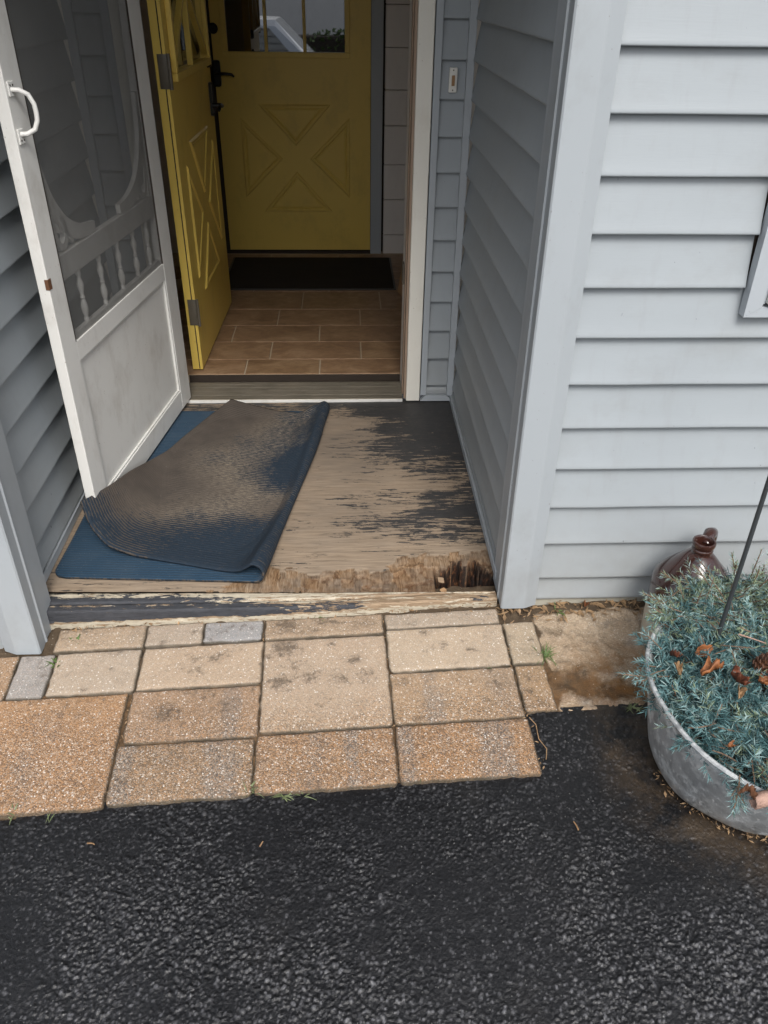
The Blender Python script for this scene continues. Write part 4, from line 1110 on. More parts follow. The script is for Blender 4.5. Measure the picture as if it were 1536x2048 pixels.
MB().box((.955, .0003, 1.318), (.984, .005, 1.352), .0015).build('handle_plate', m_white, sc)
MB().box((.955, .0003, 1.208), (.984, .005, 1.244), .0015).build('handle_plate', m_white, sc)
for zz in (1.343, 1.217):
    for xx in (.963, .976): MB().lathe([(0, .0066), (.0022, .0062), (.0028, .0052)][::-1], (xx, 0, zz), 8, 'y').build('screw', m_dark, sc)
MB().box((.974, -.010, .832), (.9935, .0012, .862), .001).build('catch_plate', m_rust, sc)

# ================================================================== doormat, folded over
TM = .007
def make_mat():
    nt = 150; ts = np.linspace(0, 1, nt)
    F0 = np.array([-.300, 1.972]); F1 = np.array([-.102, 3.150])
    fold = F0+(F1-F0)*ts[:, None]
    bow = np.stack([.018*np.sin(ts*math.pi), 0*ts], -1)*1.0
    fold = fold+bow
    Lx = -.928
    yfront = 2.008; yback = 3.165
    cols = []; um = []; kind = []
    # --- base (s 0..1), pile up
    ns = 90
    rcor = .045
    yt = yfront+(yback-yfront)*ts
    ins = np.where(ts*1.16 < rcor, rcor-np.sqrt(np.clip(rcor**2-(rcor-ts*1.16)**2, 0, None)), 0)
    ins = np.maximum(ins, np.where((1-ts)*1.16 < rcor, rcor-np.sqrt(np.clip(rcor**2-(rcor-(1-ts)*1.16)**2, 0, None)), 0))
    left = np.stack([Lx+ins+.010*np.sin(ts*5), yt], -1)
    for i in range(ns):
        s = i/(ns-1)
        p = left*(1-s)+fold*s
        z = .0068+.0022*(vnoise(p[:, 0]*7, p[:, 1]*7, 51, 3)-.3)
        cols.append(np.c_[p, z]); um.append(np.c_[np.full(nt, s*.62), ts*1.18]); kind.append(0)
    # --- roll
    wv = .019+.005*np.sin(ts*9+1)+.011*sm(.22, 0, ts)+.008*sm(.85, 1, ts)
    nd = (F1-F0)/np.linalg.norm(F1-F0); out = np.array([nd[1], -nd[0]])
    for i in range(1, 15):
        a = -math.pi/2+math.pi*i/14
        p = fold+out*(np.cos(a)*wv)[:, None]*1.0
        z = .0068+wv+np.sin(a)*wv
        cols.append(np.c_[p, z]); um.append(np.c_[np.full(nt, .62+.063*i/14), ts*1.18]); kind.append(1)
    top_z = .0068+2*wv
    # --- flap: Coons patch between fold, free edge, front edge, back edge
    def curve(pts, n):
        pts = np.array(pts, float); d = np.r_[0, np.cumsum(np.linalg.norm(np.diff(pts, axis=0), axis=1))]; d /= d[-1]
        # smooth interpolation by dense linear + box blur
        q = np.linspace(0, 1, n*8); c = np.stack([np.interp(q, d, pts[:, k]) for k in range(3)], -1)
        k_ = max(3, n//2*2//4*2+1); pad = np.pad(c, ((k_, k_), (0, 0)), 'reflect', reflect_type='odd')
        ker = np.hanning(2*k_+3)[1:-1]; ker /= ker.sum()
        c = np.stack([np.convolve(pad[:, k], ker, 'valid') for k in range(3)], -1)
        qq = np.linspace(0, len(c)-1, n); i0 = np.floor(qq).astype(int); i1 = np.minimum(i0+1, len(c)-1); f = (qq-i0)[:, None]
        return c[i0]*(1-f)+c[i1]*f
    nf = 110
    A0 = np.r_[fold[0], top_z[0]]; A1 = np.r_[fold[-1], top_z[-1]]
    front = curve([A0, (-.345, 1.995, .030), (-.40, 2.016, .019), (-.55, 2.062, .018), (-.69, 2.094, .026), (-.775, 2.115, .050), (-.832, 2.160, .098), (-.868, 2.222, .152)], nf)
    back = curve([A1, (-.150, 3.115, .052), (-.20, 3.095, .026), (-.30, 3.120, .026), (-.40, 3.160, .032), (-.505, 3.205, .042)], nf)
    free = curve([(-.868, 2.222, .152), (-.842, 2.266, .146), (-.812, 2.36, .128), (-.782, 2.51, .095), (-.752, 2.66, .048), (-.705, 2.78, .026), (-.665, 2.90, .022), (-.600, 3.05, .022), (-.555, 3.135, .028), (-.505, 3.205, .042)], nt)
    foldc = np.c_[fold, top_z]
    S = np.linspace(0, 1, nf)
    for i in range(1, nf):
        s = S[i]; t = ts[:, None]
        p = (1-s)*foldc+s*free + (1-t)*front[i]+t*back[i] - ((1-s)*(1-t)*foldc[0]+(1-s)*t*foldc[-1]+s*(1-t)*free[0]+s*t*free[-1])
        zz = p[:, 2]
        # the flap sinks onto the base just behind the roll, with soft waves
        dip = sm(.0, .16, np.full(nt, s))*sm(1.0, .55, np.full(nt, s))
        core = .0175+.012*np.exp(-((ts-.72)/.16)**2-((s-.16)/.12)**2)*1.6+.010*np.exp(-((ts-.40)/.14)**2-((s-.22)/.12)**2)+.007*(vnoise(p[:, 0]*5, p[:, 1]*5, 55, 3))
        inner = sm(0, .10, ts)*sm(1, .92, ts)
        zz = zz*(1-dip*inner)+np.minimum(zz, core+.55*np.maximum(zz-core, 0)*s)*dip*inner
        zz = np.maximum(zz, .0168)
        p[:, 2] = zz
        cols.append(p); um.append(np.c_[np.full(nt, .683+.62*s), ts*1.18]); kind.append(2)
    P = np.stack(cols, 0); U = np.stack(um, 0)       # (n, nt, 3)
    n = len(P)
    du = np.gradient(P, axis=0); dv = np.gradient(P, axis=1)
    N = np.cross(du, dv); N /= np.linalg.norm(N, axis=-1, keepdims=True)+1e-9
    top = P+N*TM/2; bot = P-N*TM/2
    # attributes on the backing
    fs = np.clip((U[..., 0]-.683)/.62, 0, 1); ft = U[..., 1]/1.18
    nz = vnoise(U[..., 0]*7, U[..., 1]*7, 61, 4)-.5
    bd = np.interp(ft, [0, .10, .18, .28, .40, .5, .62, .74, .86, 1.0], [.98, .86, .60, .30, .17, .34, .42, .22, .24, .12])
    d = .5+(fs-bd)*1.30+nz*.95
    # bare patch low on the flap near the curl
    d += .62*np.exp(-((fs-.12)/.12)**2-((ft-.34)/.10)**2)
    d -= .20*np.exp(-((fs-.22)/.14)**2-((ft-.55)/.10)**2)
    d[U[..., 0] < .683] = .2
    pale = np.clip(1.15-np.abs(fs-bd-.10)*3.0, 0, 1)*sm(.12, .3, ft)
    idx = np.arange(n*nt).reshape(n, nt)
    q = np.stack([idx[:-1, :-1], idx[1:, :-1], idx[1:, 1:], idx[:-1, 1:]], -1).reshape(-1, 4)
    K = n*nt
    qb = q[:, ::-1]+K
    ring = np.concatenate([idx[:, 0], idx[-1, 1:], idx[::-1, -1][1:], idx[0, ::-1][1:-1]])
    rs = np.stack([ring, np.roll(ring, -1), np.roll(ring, -1)+K, ring+K], -1)[:, ::-1]
    F = np.concatenate([q, qb, rs])
    me = bpy.data.meshes.new('doormat')
    Vv = np.concatenate([top.reshape(-1, 3), bot.reshape(-1, 3)])
    me.from_pydata(Vv.tolist(), [], F.tolist())
    me.materials.append(m_pile); me.materials.append(m_rubber)
    mi = np.r_[np.zeros(len(q)), np.ones(len(qb)), np.ones(len(rs))].astype(np.int32)
    me.polygons.foreach_set('material_index', mi)
    me.polygons.foreach_set('use_smooth', np.ones(len(F), dtype=bool))
    for nm, a in (('dust', d), ('pale', pale)):
        at = me.attributes.new(nm, 'FLOAT', 'POINT'); at.data.foreach_set('value', np.r_[a.reshape(-1), a.reshape(-1)].astype(np.float32))
    uvl = me.uv_layers.new(name='UVMap')
    li = np.zeros(len(me.loops), dtype=np.int32); me.loops.foreach_get('vertex_index', li)
    UU = np.concatenate([U.reshape(-1, 2), U.reshape(-1, 2)])
    uvl.data.foreach_set('uv', UU[li].reshape(-1).astype(np.float32))
    me.update()
    return link(bpy.data.objects.new('doormat', me))
mat_o = tag(make_mat(), 'blue ribbed doormat folded over showing its worn brown backing', 'doormat')

# ================================================================== washtub
tub = thing('washtub', 'dented galvanised washtub filled with blue green spruce cuttings', 'washtub', (TUBC[0], TUBC[1], -.085))
def tub_ring(f):
    """f 0 bottom .. 1 rim -> centre x, y, radius, z (world)"""
    cx = .985+(1.055-.985)*f; cy = 1.315+(1.283-1.315)*f
    r_ = .205+(.347-.205)*f**.80; z = -.086+(.205+.086)*f
    return cx, cy, r_, z
RINGS = [(.0, -.012), (.02, -.003), (.05, 0), (.12, 0), (.25, 0), (.4, 0), (.55, 0), (.7, 0), (.85, 0), (.97, 0)]
n_ = 72; V = []; F = []
def ring_pts(f, dr, zadd=0.0, dent=True):
    cx, cy, r_, z = tub_ring(f); out = []
    for k in range(n_):
        a = 2*math.pi*k/n_
        dn = (mnoise.noise(Vector((math.cos(a)*2.2, math.sin(a)*2.2, z*6)))*.006 if dent else 0)
        rr = r_+dr+dn
        zz = z+zadd
        if f < .04: zz += 0
        out.append((cx+rr*math.cos(a)-TUBC[0], cy+rr*math.sin(a)-TUBC[1], zz+.085))
    return out
rows_ = [ring_pts(f, d) for f, d in RINGS]+[ring_pts(.97, -.004)]+[ring_pts(f, -.004) for f in (.7, .4, .1)]
for r_ in rows_: V += r_
nr = len(rows_)
for i in range(nr-1):
    for k in range(n_): F.append((i*n_+k, i*n_+(k+1) % n_, (i+1)*n_+(k+1) % n_, (i+1)*n_+k))
F.append(tuple(range((nr-1)*n_, nr*n_))); F.append(tuple(range(n_))[::-1])
mesh_obj('body', V, F, m_galv, tub, True)
rp_ = ring_pts(1.0, .003)
MB().tube(rp_+[rp_[0]], .0058, 8, False).build('rim', m_galv, tub)
# side seam
def tub_pt(f, a, dr=0):
    cx, cy, r_, z = tub_ring(f); return (cx+(r_+dr)*math.cos(a)-TUBC[0], cy+(r_+dr)*math.sin(a)-TUBC[1], z+.085)
MB().tube([tub_pt(f, R(-84), .003) for f in (.06, .3, .5, .7, .95)], .0035, 6).build('seam', m_galv, tub)

# ------------------------------------------------------------------ spruce cuttings
class Needles:
    def __init__(s): s.V = []; s.F = []; s.T = []
    def needle(s, p, d, L, w_, tone):
        d = d.normalized(); side = d.cross(Vector((rng.gauss(0, 1), rng.gauss(0, 1), rng.gauss(0, 1)))).normalized()*w_
        bend = Vector((rng.gauss(0, .16), rng.gauss(0, .16), rng.gauss(-.06, .12)))*L
        m_ = p+d*L*.5; e = p+d*L+bend
        k = len(s.V)
        s.V += [p-side*.6, p+side*.6, m_+side+bend*.3, m_-side+bend*.3, e]
        s.F += [(k, k+1, k+2, k+3), (k+3, k+2, k+4)]
        s.T += [tone]*5
    def sprig(s, p, d, L, n, nl, w_, tone, flat=.4, stems=None):
        d = d.normalized(); ax = d.orthogonal().normalized(); ay_ = d.cross(ax)
        curve = Vector((rng.gauss(0, .12), rng.gauss(0, .12), rng.gauss(0, .1)))*L
        pts = []
        for i in range(7):
            t = i/6; pts.append(p+d*L*t+curve*t*t)
        for i in range(n):
            t = .04+.96*(i/n); q_ = p+d*L*t+curve*t*t
            a = rng.random()*2*math.pi
            rad = ax*math.cos(a)+ay_*math.sin(a)
            fw_ = .55+.5*t
            s.needle(q_, rad*(1-.25*t)+d*fw_, nl*(.75+.45*rng.random())*(1-.35*t*t), w_, min(1, max(0, tone+rng.gauss(0, .15))))
        if stems is not None: stems.tube(pts, [.0016]*6+[.0007], 5)
    def build(s, name, parent=None):
        o_ = mesh_obj(name, s.V, s.F, m_needle, parent)
        at = o_.data.attributes.new('tone', 'FLOAT', 'POINT'); at.data.foreach_set('value', np.array(s.T, dtype=np.float32))
        return o_
def mound(x, y):
    """height of the heap of cuttings inside the tub"""
    d_ = math.hypot(x-1.055, y-1.30)/.345
    return .200+.035*max(0, 1-d_*d_)+.040*max(0, min(1, (y-1.40)/.18)) + .03*mnoise.noise(Vector((x*9, y*9, 0)))
N_ = Needles(); stems = MB()
cnt = 0
while cnt < 1900:
    x = .66+rng.random()*.66; y = .92+rng.random()*.80
    d_ = math.hypot(x-1.055, y-1.30)
    if d_ > (.322 if (y < 1.25 or x < .86) else .338)+.014*rng.random()+(.02 if y > 1.5 else 0): continue
    cnt += 1
    z = mound(x, y)-.022+rng.gauss(0, .012)
    yaw = rng.random()*2*math.pi; up_ = rng.gauss(.18, .35)
    dv = Vector((math.cos(yaw), math.sin(yaw), up_))
    back = max(0, min(1, (y-1.42)/.16))
    tone = rng.gauss(.47, .16)
    if rng.random() < .62*back: tone = rng.gauss(.93, .05)
    elif rng.random() < .05: tone = .9
    if rng.random() < .07: tone = rng.choice([.02, .05, .96])
    N_.sprig(Vector((x, y, z)), dv, .040+.05*rng.random(), 36, .023, .00108, tone, stems=stems if rng.random() < .16 else None)
# looser upright shoots at the back
for k in range(120):
    x = .82+rng.random()*.46; y = 1.50+rng.random()*.16
    if math.hypot(x-1.055, y-1.30) > .385: continue
    lo_ = .35 if x < .965 else 1.25
    dv = Vector((rng.gauss(0, .7), rng.gauss(-.15, .5), (.6+.4*rng.random())*lo_))
    N_.sprig(Vector((x, y, mound(x, y)-.02)), dv, (.055+.045*rng.random())*(1.0 if x < .965 else 1.25), 46, .022, .0008, rng.gauss(.90, .08) if rng.random() < .75 else .5, stems=stems)
cut = thing('spruce_cuttings', 'heap of blue green spruce cuttings filling the washtub', 'cuttings', (1.055, 1.3, .1))
o = N_.build('needles', cut); o.location = (-1.055, -1.3, -.1); tag(o, kind='stuff')
o = stems.build('stems', m_twig, cut); o.location = (-1.055, -1.3, -.1); tag(o, kind='stuff')
# base of soil inside the tub
V = []; F = []
for k in range(40):
    a = 2*math.pi*k/40; V.append((.30*math.cos(a), .30*math.sin(a), .065))
V.append((0, 0, .10)); F = [(k, (k+1) % 40, 40) for k in range(40)]
mesh_obj('peat', V, F, m_dark, cut)

def sprig_thing(p, d, L, tone, label, n=80, nl=.022):
    t_ = thing('spruce_sprig', label, 'sprig', p, 0, 'spruce sprigs poking over the tub rim')
    nn = Needles(); st_ = MB()
    nn.sprig(Vector((0, 0, 0)), Vector(d), L, n, nl, .0008, tone, stems=st_)
    d = Vector(d).normalized(); s2 = d.orthogonal()
    for f in (.25, .45, .62):
        for sg in (1, -1):
            nn.sprig(d*L*f, d+Vector((d.y, -d.x, .1*sg))*sg*.8, L*.38*(1.1-f), int(n*.3), nl*.8, .0008, tone, stems=st_)
    o1 = nn.build('needles', t_); tag(o1, kind='stuff')
    st_.build('stem', m_twig, t_)
sprig_thing((.755, 1.338, .205), (-1, -.06, .0), .115, .55, 'pale spruce sprig pointing over the tub rim towards the pavers')
sprig_thing((.88, 1.575, .225), (-1, .05, .12), .12, .88, 'dark thin sprig reaching out across the jug shoulder')
sprig_thing((.845, 1.50, .205), (-1, .45, .05), .085, .5, 'short spruce sprig crossing the cream base of the jug', 50)
sprig_thing((.800, 1.045, .215), (-.35, -1, -.55), .085, .6, 'bluish sprig drooping over the front rim beside the bark')
sprig_thing((1.03, 1.61, .22), (-.25, .15, 1), .13, .92, 'green sprig standing up against the neck of the jug')

# ------------------------------------------------------------------ leaves, cones, bark in the tub
def leaf_mesh(L, W_, curl, seed, fold=.25):
    r_ = random.Random(seed); nu, nv = 11, 7; V = []; F = []
    for i in range(nu):
        t = i/(nu-1); wv = W_*(math.sin(math.pi*min(1, t*.93+.05))**.75)*(1+.18*math.sin(t*19+seed))
        for j in range(nv):
            s_ = (j/(nv-1)-.5)*2
            a = curl*s_*s_
            x = L*(t-.5)+r_.gauss(0, .0012); y = s_*wv/2*math.cos(a*.7); z = abs(s_)*wv*(fold+.35*curl*math.sin(t*7+seed)**2)+curl*.010*math.sin(t*math.pi*1.3+seed)+a*.006+r_.gauss(0, .0022)
            V.append((x, y, z+.02*curl*(t-.5)**2))
    for i in range(nu-1):
        for j in range(nv-1): F.append((i*nv+j, (i+1)*nv+j, (i+1)*nv+j+1, i*nv+j+1))
    V.append((-L*.5-.018, 0, .006)); 
    return V, F
def leaf(p, rot, L, W_, mat, label, seed, curl=.8, name='dry_leaf'):
    V, F = leaf_mesh(L*.72, W_*.66, curl, seed)
    o_ = mesh_obj(name, V[:-1], F, mat, None, True)
    md = o_.modifiers.new('thickness', 'SOLIDIFY'); md.thickness = .0007
    o_.location = p; o_.rotation_euler = rot
    return tag(o_, label, 'leaf', 'dry leaves among the spruce cuttings')
def mz(x, y, dz=.018): return (x, y, mound(x, y)+dz)
leaf(mz(.845, 1.388), (.5, .1, .5), .075, .045, m_leaf, 'bright orange curled leaf highest among the spruce, below the rod', 3)
leaf(mz(.842, 1.315), (-.5, .3, .2), .085, .06, m_leaf, 'largest orange brown curled leaf with a dark hollow in the tub', 5, 1.1)
leaf(mz(.886, 1.288), (.4, -.2, 1.4), .085, .055, m_leaf2, 'dark red curled leaf just below and beside the largest orange leaf', 8, 1.2)
leaf(mz(.872, 1.240), (.2, .2, 1.2), .05, .03, m_leaf3, 'small tan leaf at the tip of the dark red leaf', 12)
leaf(mz(.775, 1.382), (.6, .2, 1.3), .055, .035, m_leaf2, 'small dark red leaf near the tub rim nearest the pavers', 14)
leaf(mz(.768, 1.330), (.1, .5, 1.6), .045, .026, m_leaf3, 'small pale tan leaf by the tub rim nearest the pavers', 17)
leaf(mz(.945, 1.280), (.3, .1, .4), .055, .04, m_leaf, 'orange leaf directly beneath the pine cone', 21)
leaf(mz(.800, 1.108), (.3, .4, .4), .028, .02, m_leaf, 'tiny orange leaf scrap near the front rim of the tub', 25)
def pine_cone(p, rot, L, rad, label):
    V = []; F = []
    core = MB().lathe([(.001, 0), (rad*.45, L*.12), (rad*.5, L*.45), (rad*.3, L*.8), (.001, L)], (0, 0, 0), 12)
    t_ = thing('pine_cone', label, 'pine cone', p); t_.rotation_euler = rot
    core.build('core', m_barkin, t_)
    sc_ = MB(); ga = 2.399963
    for k in range(90):
        t = k/89; a = k*ga; z = L*(.04+.9*t); r0 = rad*(math.sin(math.pi*(.18+.78*t)))**.8
        tip = Vector((math.cos(a)*r0, math.sin(a)*r0, z+.012*(.4+t))); base = Vector((math.cos(a)*rad*.25, math.sin(a)*rad*.25, z-.002))
        sd_ = Vector((-math.sin(a), math.cos(a), 0))*(.0055*(1-.4*t)); th_ = Vector((0, 0, .0022))
        Vv = [base-sd_*.4, base+sd_*.4, tip+sd_, tip-sd_, base-sd_*.4+th_, base+sd_*.4+th_, tip+sd_+th_, tip-sd_+th_]
        sc_.add(Vv, [(0, 3, 2, 1), (4, 5, 6, 7), (0, 1, 5, 4), (1, 2, 6, 5), (2, 3, 7, 6), (3, 0, 4, 7)])
    sc_.build('scales', m_cone, t_)
pine_cone((.950, 1.338, .232), (R(60), R(20), R(40)), .075, .034, 'open brown pine cone at the picture edge of the tub')
# bark roll hanging over the rim
bk = thing('bark_curl', 'pinkish hollow curl of bark lying over the front rim of the tub', 'bark', (.832, .988, .212))
V = []; F = []; nb = 20; mB = 12
for i in range(mB):
    t = i/(mB-1)
    for ro in (.0150, .0122):
        for k in range(nb):
            a = 2*math.pi*k/nb*.93
            V.append((-.03+.30*t, (ro+.0015*math.sin(k*3+i))*math.cos(a), (ro+.0015*math.cos(k*2+i*1.7))*math.sin(a)+.004*math.sin(t*4)))
st_ = 2*nb
for i in range(mB-1):
    for k in range(nb-1):
        F.append((i*st_+k, (i+1)*st_+k, (i+1)*st_+k+1, i*st_+k+1)); F.append((i*st_+nb+k+1, (i+1)*st_+nb+k+1, (i+1)*st_+nb+k, i*st_+nb+k))
for k in range(nb-1): F.append((k, k+1, nb+k+1, nb+k))
o = mesh_obj('roll', V, F, m_bark, bk, True); o.data.materials.append(m_barkin)
bk.rotation_euler = (0, R(-3), R(7))
V, F = leaf_mesh(.034, .018, 1.2, 31)
o = mesh_obj('loose_flap', V[:-1], F, m_barkin, bk, True); o.location = (-.045, .004, .012); o.rotation_euler = (.8, .3, 1.9)
# little twigs lying on the cuttings
def twig(p, q_, r_, label, mat=None, group=None, bend=.06):
    p = Vector(p); q_ = Vector(q_); m_ = (p+q_)/2+Vector((rng.gauss(0, bend), rng.gauss(0, bend), 0))*(q_-p).length
    pts = [p*(1-t)**2+m_*2*t*(1-t)+q_*t*t for t in [i/8 for i in range(9)]]
    c = p.copy()
    o_ = MB().tube([v-c for v in pts], [r_*(1-.4*i/8) for i in range(9)], 6).build('twig', mat or m_twig)
    o_.location = c
    return tag(o_, label, 'twig', group)
twig((.950, 1.430, .250), (1.005, 1.398, .248), .0022, 'thin reddish twig lying across the spruce near the rod', m_bark)

# rod
o = MB().tube([(0, 0, 0), (.001, .0, .45), (.0, .001, 1.25)], .0053, 10)
rod = o.build('garden_stake', m_rod); rod.location = (.912, 1.45, .03)
tag(rod, 'thin dark metal stake standing upright in the washtub', 'stake')

# ================================================================== stoneware jug
jug = thing('jug', 'brown glazed stoneware jug with cream base behind the washtub', 'jug', (.968, 1.735, -.052))
jug.scale = (1, 1, .925)
body = [(.0, -.004), (.096, -.004), (.104, .002), (.107, .05), (.109, .10), (.1095, .150)]
MB().lathe(body, n=48).build('lower_body', m_stone, jug)
MB().lathe([(.1095, .1505), (.1105, .165), (.1105, .20), (.1105, .235), (.106, .254), (.094, .272), (.076, .296), (.054, .324), (.036, .346), (.0265, .352), (.0250, .358), (.0285, .362), (.0290, .367), (.0265, .371), (.0290, .376), (.0310, .382), (.0315, .390), (.0300, .394), (.0262, .395), (.0235, .391), (.0215, .36), (.020, .32)], n=48).build('glazed_top', m_glaze, jug)
pts = [Vector((.018, .020, .366)), Vector((.026, .034, .380)), Vector((.036, .048, .385)), Vector((.048, .060, .378)), Vector((.056, .068, .360)), Vector((.058, .070, .336)), Vector((.053, .064, .306)), Vector((.047, .056, .286))]
MB().tube(pts, [.014, .0165, .017, .016, .014, .013, .013, .015], 12).build('handle', m_glaze, jug)

# ================================================================== weeds, litter
def weed(a, b, label, n=14, L=.05, mat=None, spread=1.0, wd_=.0022, name='weed'):
    t_ = thing(name, label, 'weed', G(a, b, -.008), 0, 'weeds in the paver joints')
    V = []; F = []
    for i in range(n):
        yaw = rng.random()*2*math.pi; el = rng.uniform(.25, 1.15)/spread
        d = Vector((math.cos(yaw)*math.cos(el), math.sin(yaw)*math.cos(el), math.sin(el)))
        s_ = Vector((-math.sin(yaw), math.cos(yaw), 0))*wd_*(.7+.6*rng.random()); l = L*(.5+.6*rng.random())
        p = Vector((rng.gauss(0, .006), rng.gauss(0, .004), 0)); k = len(V)
        for j in range(4):
            f = j/3; q_ = p+d*l*f+Vector((0, 0, -l*.35*f*f)); ww = s_*(1-f*.85)*(1 if j else .6)
            V += [q_-ww, q_+ww+Vector((0, 0, .0006))]
        for j in range(3): F.append((k+2*j, k+2*j+1, k+2*j+3, k+2*j+2))
    mesh_obj('leaves', V, F, mat or m_weed, t_, True)
    return t_
weed(.088, -.214, 'largest bright green grass tuft beside the small pavers', 44, .058, m_weed, 1.2, .0017)
weed(-1.315, -.135, 'leafy weed at the foot of the left porch post', 18, .045, m_weed, 1.3, .0045)
weed(-1.29, -.05, 'small weed tucked against the base of the left porch post', 14, .035, m_weed, 1.0, .004)
weed(-.735, -.592, 'grass tuft in the paver joint at the asphalt edge below the doormat', 20, .05, m_weed2, 1.0, .0015)
weed(-.655, -.606, 'sparse pale weed flat at the asphalt edge, nearest right of the grass tuft', 12, .035, m_weed2, 1.5, .002)
weed(-.60, -.604, 'second sparse pale weed at the asphalt edge, under the middle pavers', 9, .03, m_weed2, 1.5, .002)
weed(-.29, -.585, 'thin grass blades at the asphalt edge under the orange and grey paver', 9, .045, m_weed2, .9, .0013)
weed(-1.38, -.612, 'pale weed at the front edge of the large rust coloured paver', 14, .035, m_weed2, 1.4, .003)
weed(-1.31, -.612, 'pale green sprout at the middle front of the large rust coloured paver', 10, .035, m_weed2, 1.1, .0025)
weed(-1.21, -.613, 'small sprout near the joint end of the large rust coloured paver', 6, .028, m_weed2, 1.2, .002)
weed(-.075, -.246, 'tiny flat green weed in the joint of the pinkish pavers', 12, .016, m_weed, 1.6, .003)
weed(-.555, -.006, 'tiny green sprout growing against the peeling riser board', 9, .026, m_weed, 1.3, .004)
weed(.285, -.414, 'low weed at the soil edge above the asphalt near the tub', 18, .035, m_weed2, 1.4, .002)
weed(.365, -.40, 'darker low weed at the soil edge closest to the tub', 18, .032, m_weed, 1.5, .002)
weed(.17, -.035, 'small green weed against the foundation right of the porch post', 12, .035, m_weed, 1.2, .003)

def litter(name, n, area, size, mats, label, seed, h=0.0):
    r_ = random.Random(seed); V = []; F = []
    for i in range(n):
        a, b = area(r_); p = G(a, b, h+r_.random()*.004)
        yaw = r_.random()*2*math.pi; L = size*(.4+1.1*r_.random()); W_ = L*(.10+.35*r_.random())
        u_ = (GX*math.cos(yaw)+GY*math.sin(yaw)+GN*r_.gauss(0, .25)).normalized(); v_ = u_.cross(GN).normalized(); cu = GN*L*r_.uniform(-.05, .25)
        k = len(V)
        V += [p-u_*L/2, p+v_*W_/2+cu*.5, p+u_*L/2+cu, p-v_*W_/2+cu*.5+GN*.001]
        F += [(k, k+1, k+2), (k, k+2, k+3)]
    o_ = mesh_obj(name, V, F, mats)
    return tag(o_, label, None, None, 'stuff')
litter('leaf_litter', 230, lambda r_: (r_.uniform(.09, .50) if r_.random() < .85 else r_.uniform(-.02, .1), -.035+r_.gauss(0, .024)), .022, m_litter, None, 3, -.002)
litter('seed_litter', 120, lambda r_: (r_.uniform(-1.3, .0), -.004+r_.gauss(0, .008)), .013, m_litter, None, 4, -.002)
litter('joint_debris', 150, lambda r_: (r_.choice([-.3635, -.724, -1.083, .0, -.008])+r_.gauss(0, .004), r_.uniform(-.6, -.02)), .011, m_litter, None, 5, -.008)
litter('tub_debris', 260, lambda r_: ((lambda a: (.52+.225*math.cos(a)+r_.gauss(0, .012), -.575+.225*math.sin(a)+r_.gauss(0, .014)))(r_.uniform(3.3, 5.6))), .012, m_litter, None, 6, -.006)
# single bits lying on the asphalt
for k, (a, b, L, yaw, m_, lab) in enumerate((
    (-1.10, -.705, .020, -.3, m_leaf3, 'pale dry leaf bit on the asphalt below the rust coloured paver'),
    (-.70, -.735, .014, 1.0, m_leaf3, 'small pale seed on the asphalt below the middle pavers'),
    (.045, -.745, .022, 1.9, m_leaf3, 'thin greyish stalk on the asphalt below the pavers, towards the tub'),
    (-.10, -1.33, .03, -.5, m_litter, 'short grey stick at the very front edge of the asphalt'))):
    p = G(a, b, -.001); d = GX*math.cos(yaw)+GY*math.sin(yaw)
    twig(p-d*L/2, p+d*L/2+GN*.003, .0022, lab, m_, None, .15)
# fallen orange leaf on the soil
V, F = leaf_mesh(.032, .018, .8, 44)
o = mesh_obj('dry_leaf', V[:-1], F, m_leaf, None, True); o.location = G(.255, -.035, .006); o.rotation_euler = (.3, .2, 1.2)
md = o.modifiers.new('thickness', 'SOLIDIFY'); md.thickness = .0006
tag(o, 'single orange leaf on the soil by the foundation', 'leaf')
# root fibre along the end of the front paver
p0 = [G(.0, -.43, .002), G(.012, -.455, .004), G(.010, -.50, .003), G(.024, -.53, .002), G(.016, -.56, .000)]
o = MB().tube([v-p0[0] for v in p0], .0013, 6).build('dry_stalk', m_litter); o.location = p0[0]
tag(o, 'curved dry stalk along the end of the front paver by the asphalt corner', 'stalk')
# bits of rotten wood
for k, (x, y, z, s_, lab) in enumerate(((.290, 1.990, -.012, .024, 'pale broken plywood chunk at the upper edge of the rotted hole'), (.294, 1.948, -.018, .022, 'orange brown wood chunk lying in the near end of the rotted hole'))):
    bm = bmesh.new(); bmesh.ops.create_icosphere(bm, subdivisions=2, radius=s_/2)
    for v in bm.verts:
        nn = mnoise.noise(v.co*90+Vector((k*7, 0, 0)))
        v.co = Vector((max(-.4*s_, min(.4*s_, v.co.x*1.25))*(1+.3*nn), max(-.33*s_, min(.33*s_, v.co.y*1.2))*(1+.4*nn), max(-.12*s_, min(.12*s_, v.co.z))*(1+.3*nn)))
    me = bpy.data.meshes.new('wood_chunk'); bm.to_mesh(me); bm.free(); me.materials.append(m_board2 if k else m_chunk)
    o = link(bpy.data.objects.new('wood_chunk', me)); o.location = (x, y, z); o.rotation_euler = (.2, .1, k*.8)
    tag(o, lab, 'wood chunk')

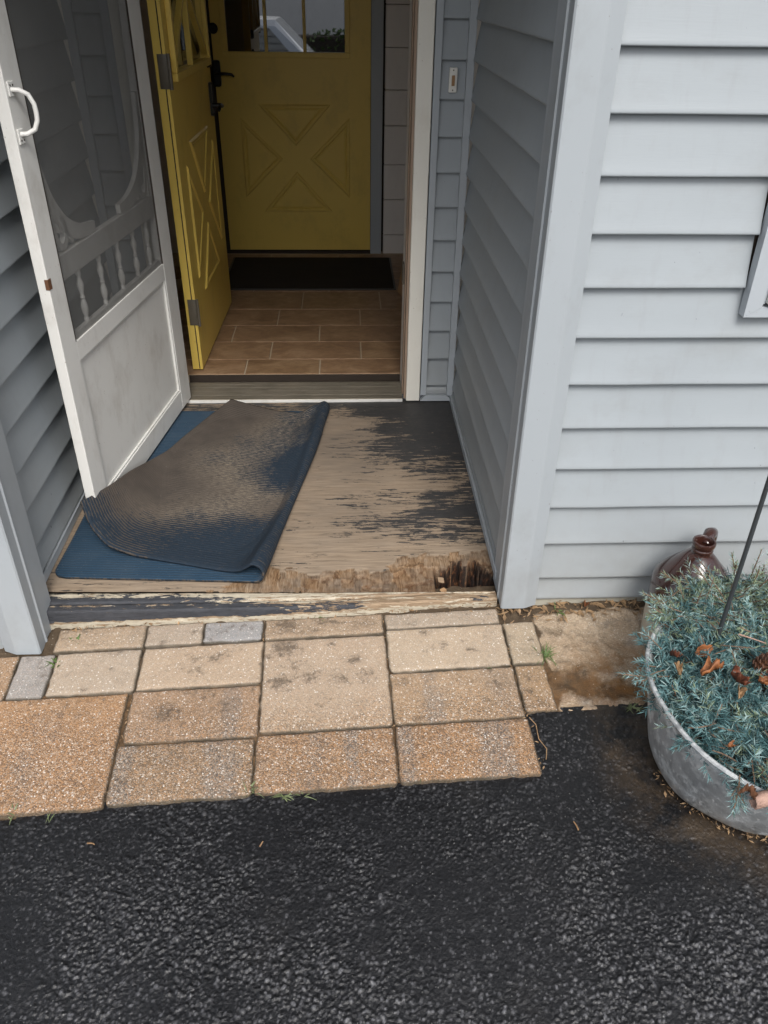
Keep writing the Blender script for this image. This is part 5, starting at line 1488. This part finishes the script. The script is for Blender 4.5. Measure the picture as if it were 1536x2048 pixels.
# ================================================================== what the panes reflect (behind the camera)
gar = thing('garage', 'pale garage across the drive seen reflected in the door panes', 'garage', (1.5, -10, -.62))
MB().box((-4.5, -5, 0), (4.5, 0, 2.9)).build('wall', m_white, gar)
MB().prism([(-4.9, 2.901), (4.9, 2.901), (0, 4.9)], (-5.3, .4), 'y').build('roof', m_rod, gar)
for x in (-3.6, .5): MB().box((x, .002, .05), (x+3.0, .06, 2.3), .01).build('garage_door', m_panel, gar)
car = thing('parked_car', 'silver car on the drive seen reflected in the door panes', 'car', (-1.5, -4.4, -.62), 0)
m_carpaint = NT('silver_car_paint', .25, (.42, .44, .46), .6, .6).m
side = [(-2.25, .35), (2.2, .32), (2.28, .75), (2.05, .98), (1.05, 1.10), (.45, 1.66), (-1.5, 1.70), (-2.15, 1.15), (-2.3, .8)]
V = []; F = []; nn = len(side)
for y, s_ in ((-.88, .94), (-.78, 1.0), (.78, 1.0), (.88, .94)):
    for (x, z) in side:
        tin = 1 if z < 1.2 else .86
        V.append((x*(.98+.02*s_), y*tin if abs(y) > .8 else y*tin, .35+(z-.35)*s_))
for i in range(3):
    for k in range(nn): F.append((i*nn+k, i*nn+(k+1) % nn, (i+1)*nn+(k+1) % nn, (i+1)*nn+k))
F += [tuple(range(nn)), tuple(range(3*nn, 4*nn))[::-1]]
mesh_obj('body', V, [f[::-1] for f in F], m_carpaint, car)
for sg in (1, -1):
    MB().prism([(.78, 1.12), (.36, 1.56), (-1.35, 1.58), (-1.7, 1.14)][::(1 if sg > 0 else -1)], (sg*.80, sg*.885) if sg > 0 else (-.885, -.80), 'y').build('side_window', m_carglass, car)
    MB().box((2.10, sg*.70-.13, .74), (2.285, sg*.70+.13, .92), .03).build('headlight', m_glass, car)
    for x in (-1.4, 1.4):
        wh = MB().lathe([(.001, -.11), (.18, -.11), (.2, -.10), (.31, -.10), (.335, -.06), (.335, .06), (.31, .10), (.2, .10), (.18, .11), (.001, .11)], (x, sg*.80, .335), 28, 'y').build('wheel', m_rug, car)

hdg = thing('hedge', 'dark clipped hedge in front of the garage seen reflected in the door panes', 'hedge', (.8, -7.6, -.62))
V = []; F = []
for i in range(5200):
    x = rng.uniform(-2.6, 3.0); y = rng.gauss(0, .22); z = rng.uniform(.02, 1.32)+.06*math.sin(x*5)
    d = Vector((rng.gauss(0, 1), rng.gauss(0, 1), rng.gauss(0, 1))).normalized(); e_ = d.orthogonal()*.022; d = d*.05; p = Vector((x, y, z)); k = len(V)
    V += [p-d, p+e_, p+d, p-e_]; F.append((k, k+1, k+2, k+3))
tag(mesh_obj('foliage', V, F, m_weed, hdg), kind='stuff')
MB().box((-2.55, -.20, 0), (2.95, .20, 1.27), .05).build('core', m_dark, hdg)
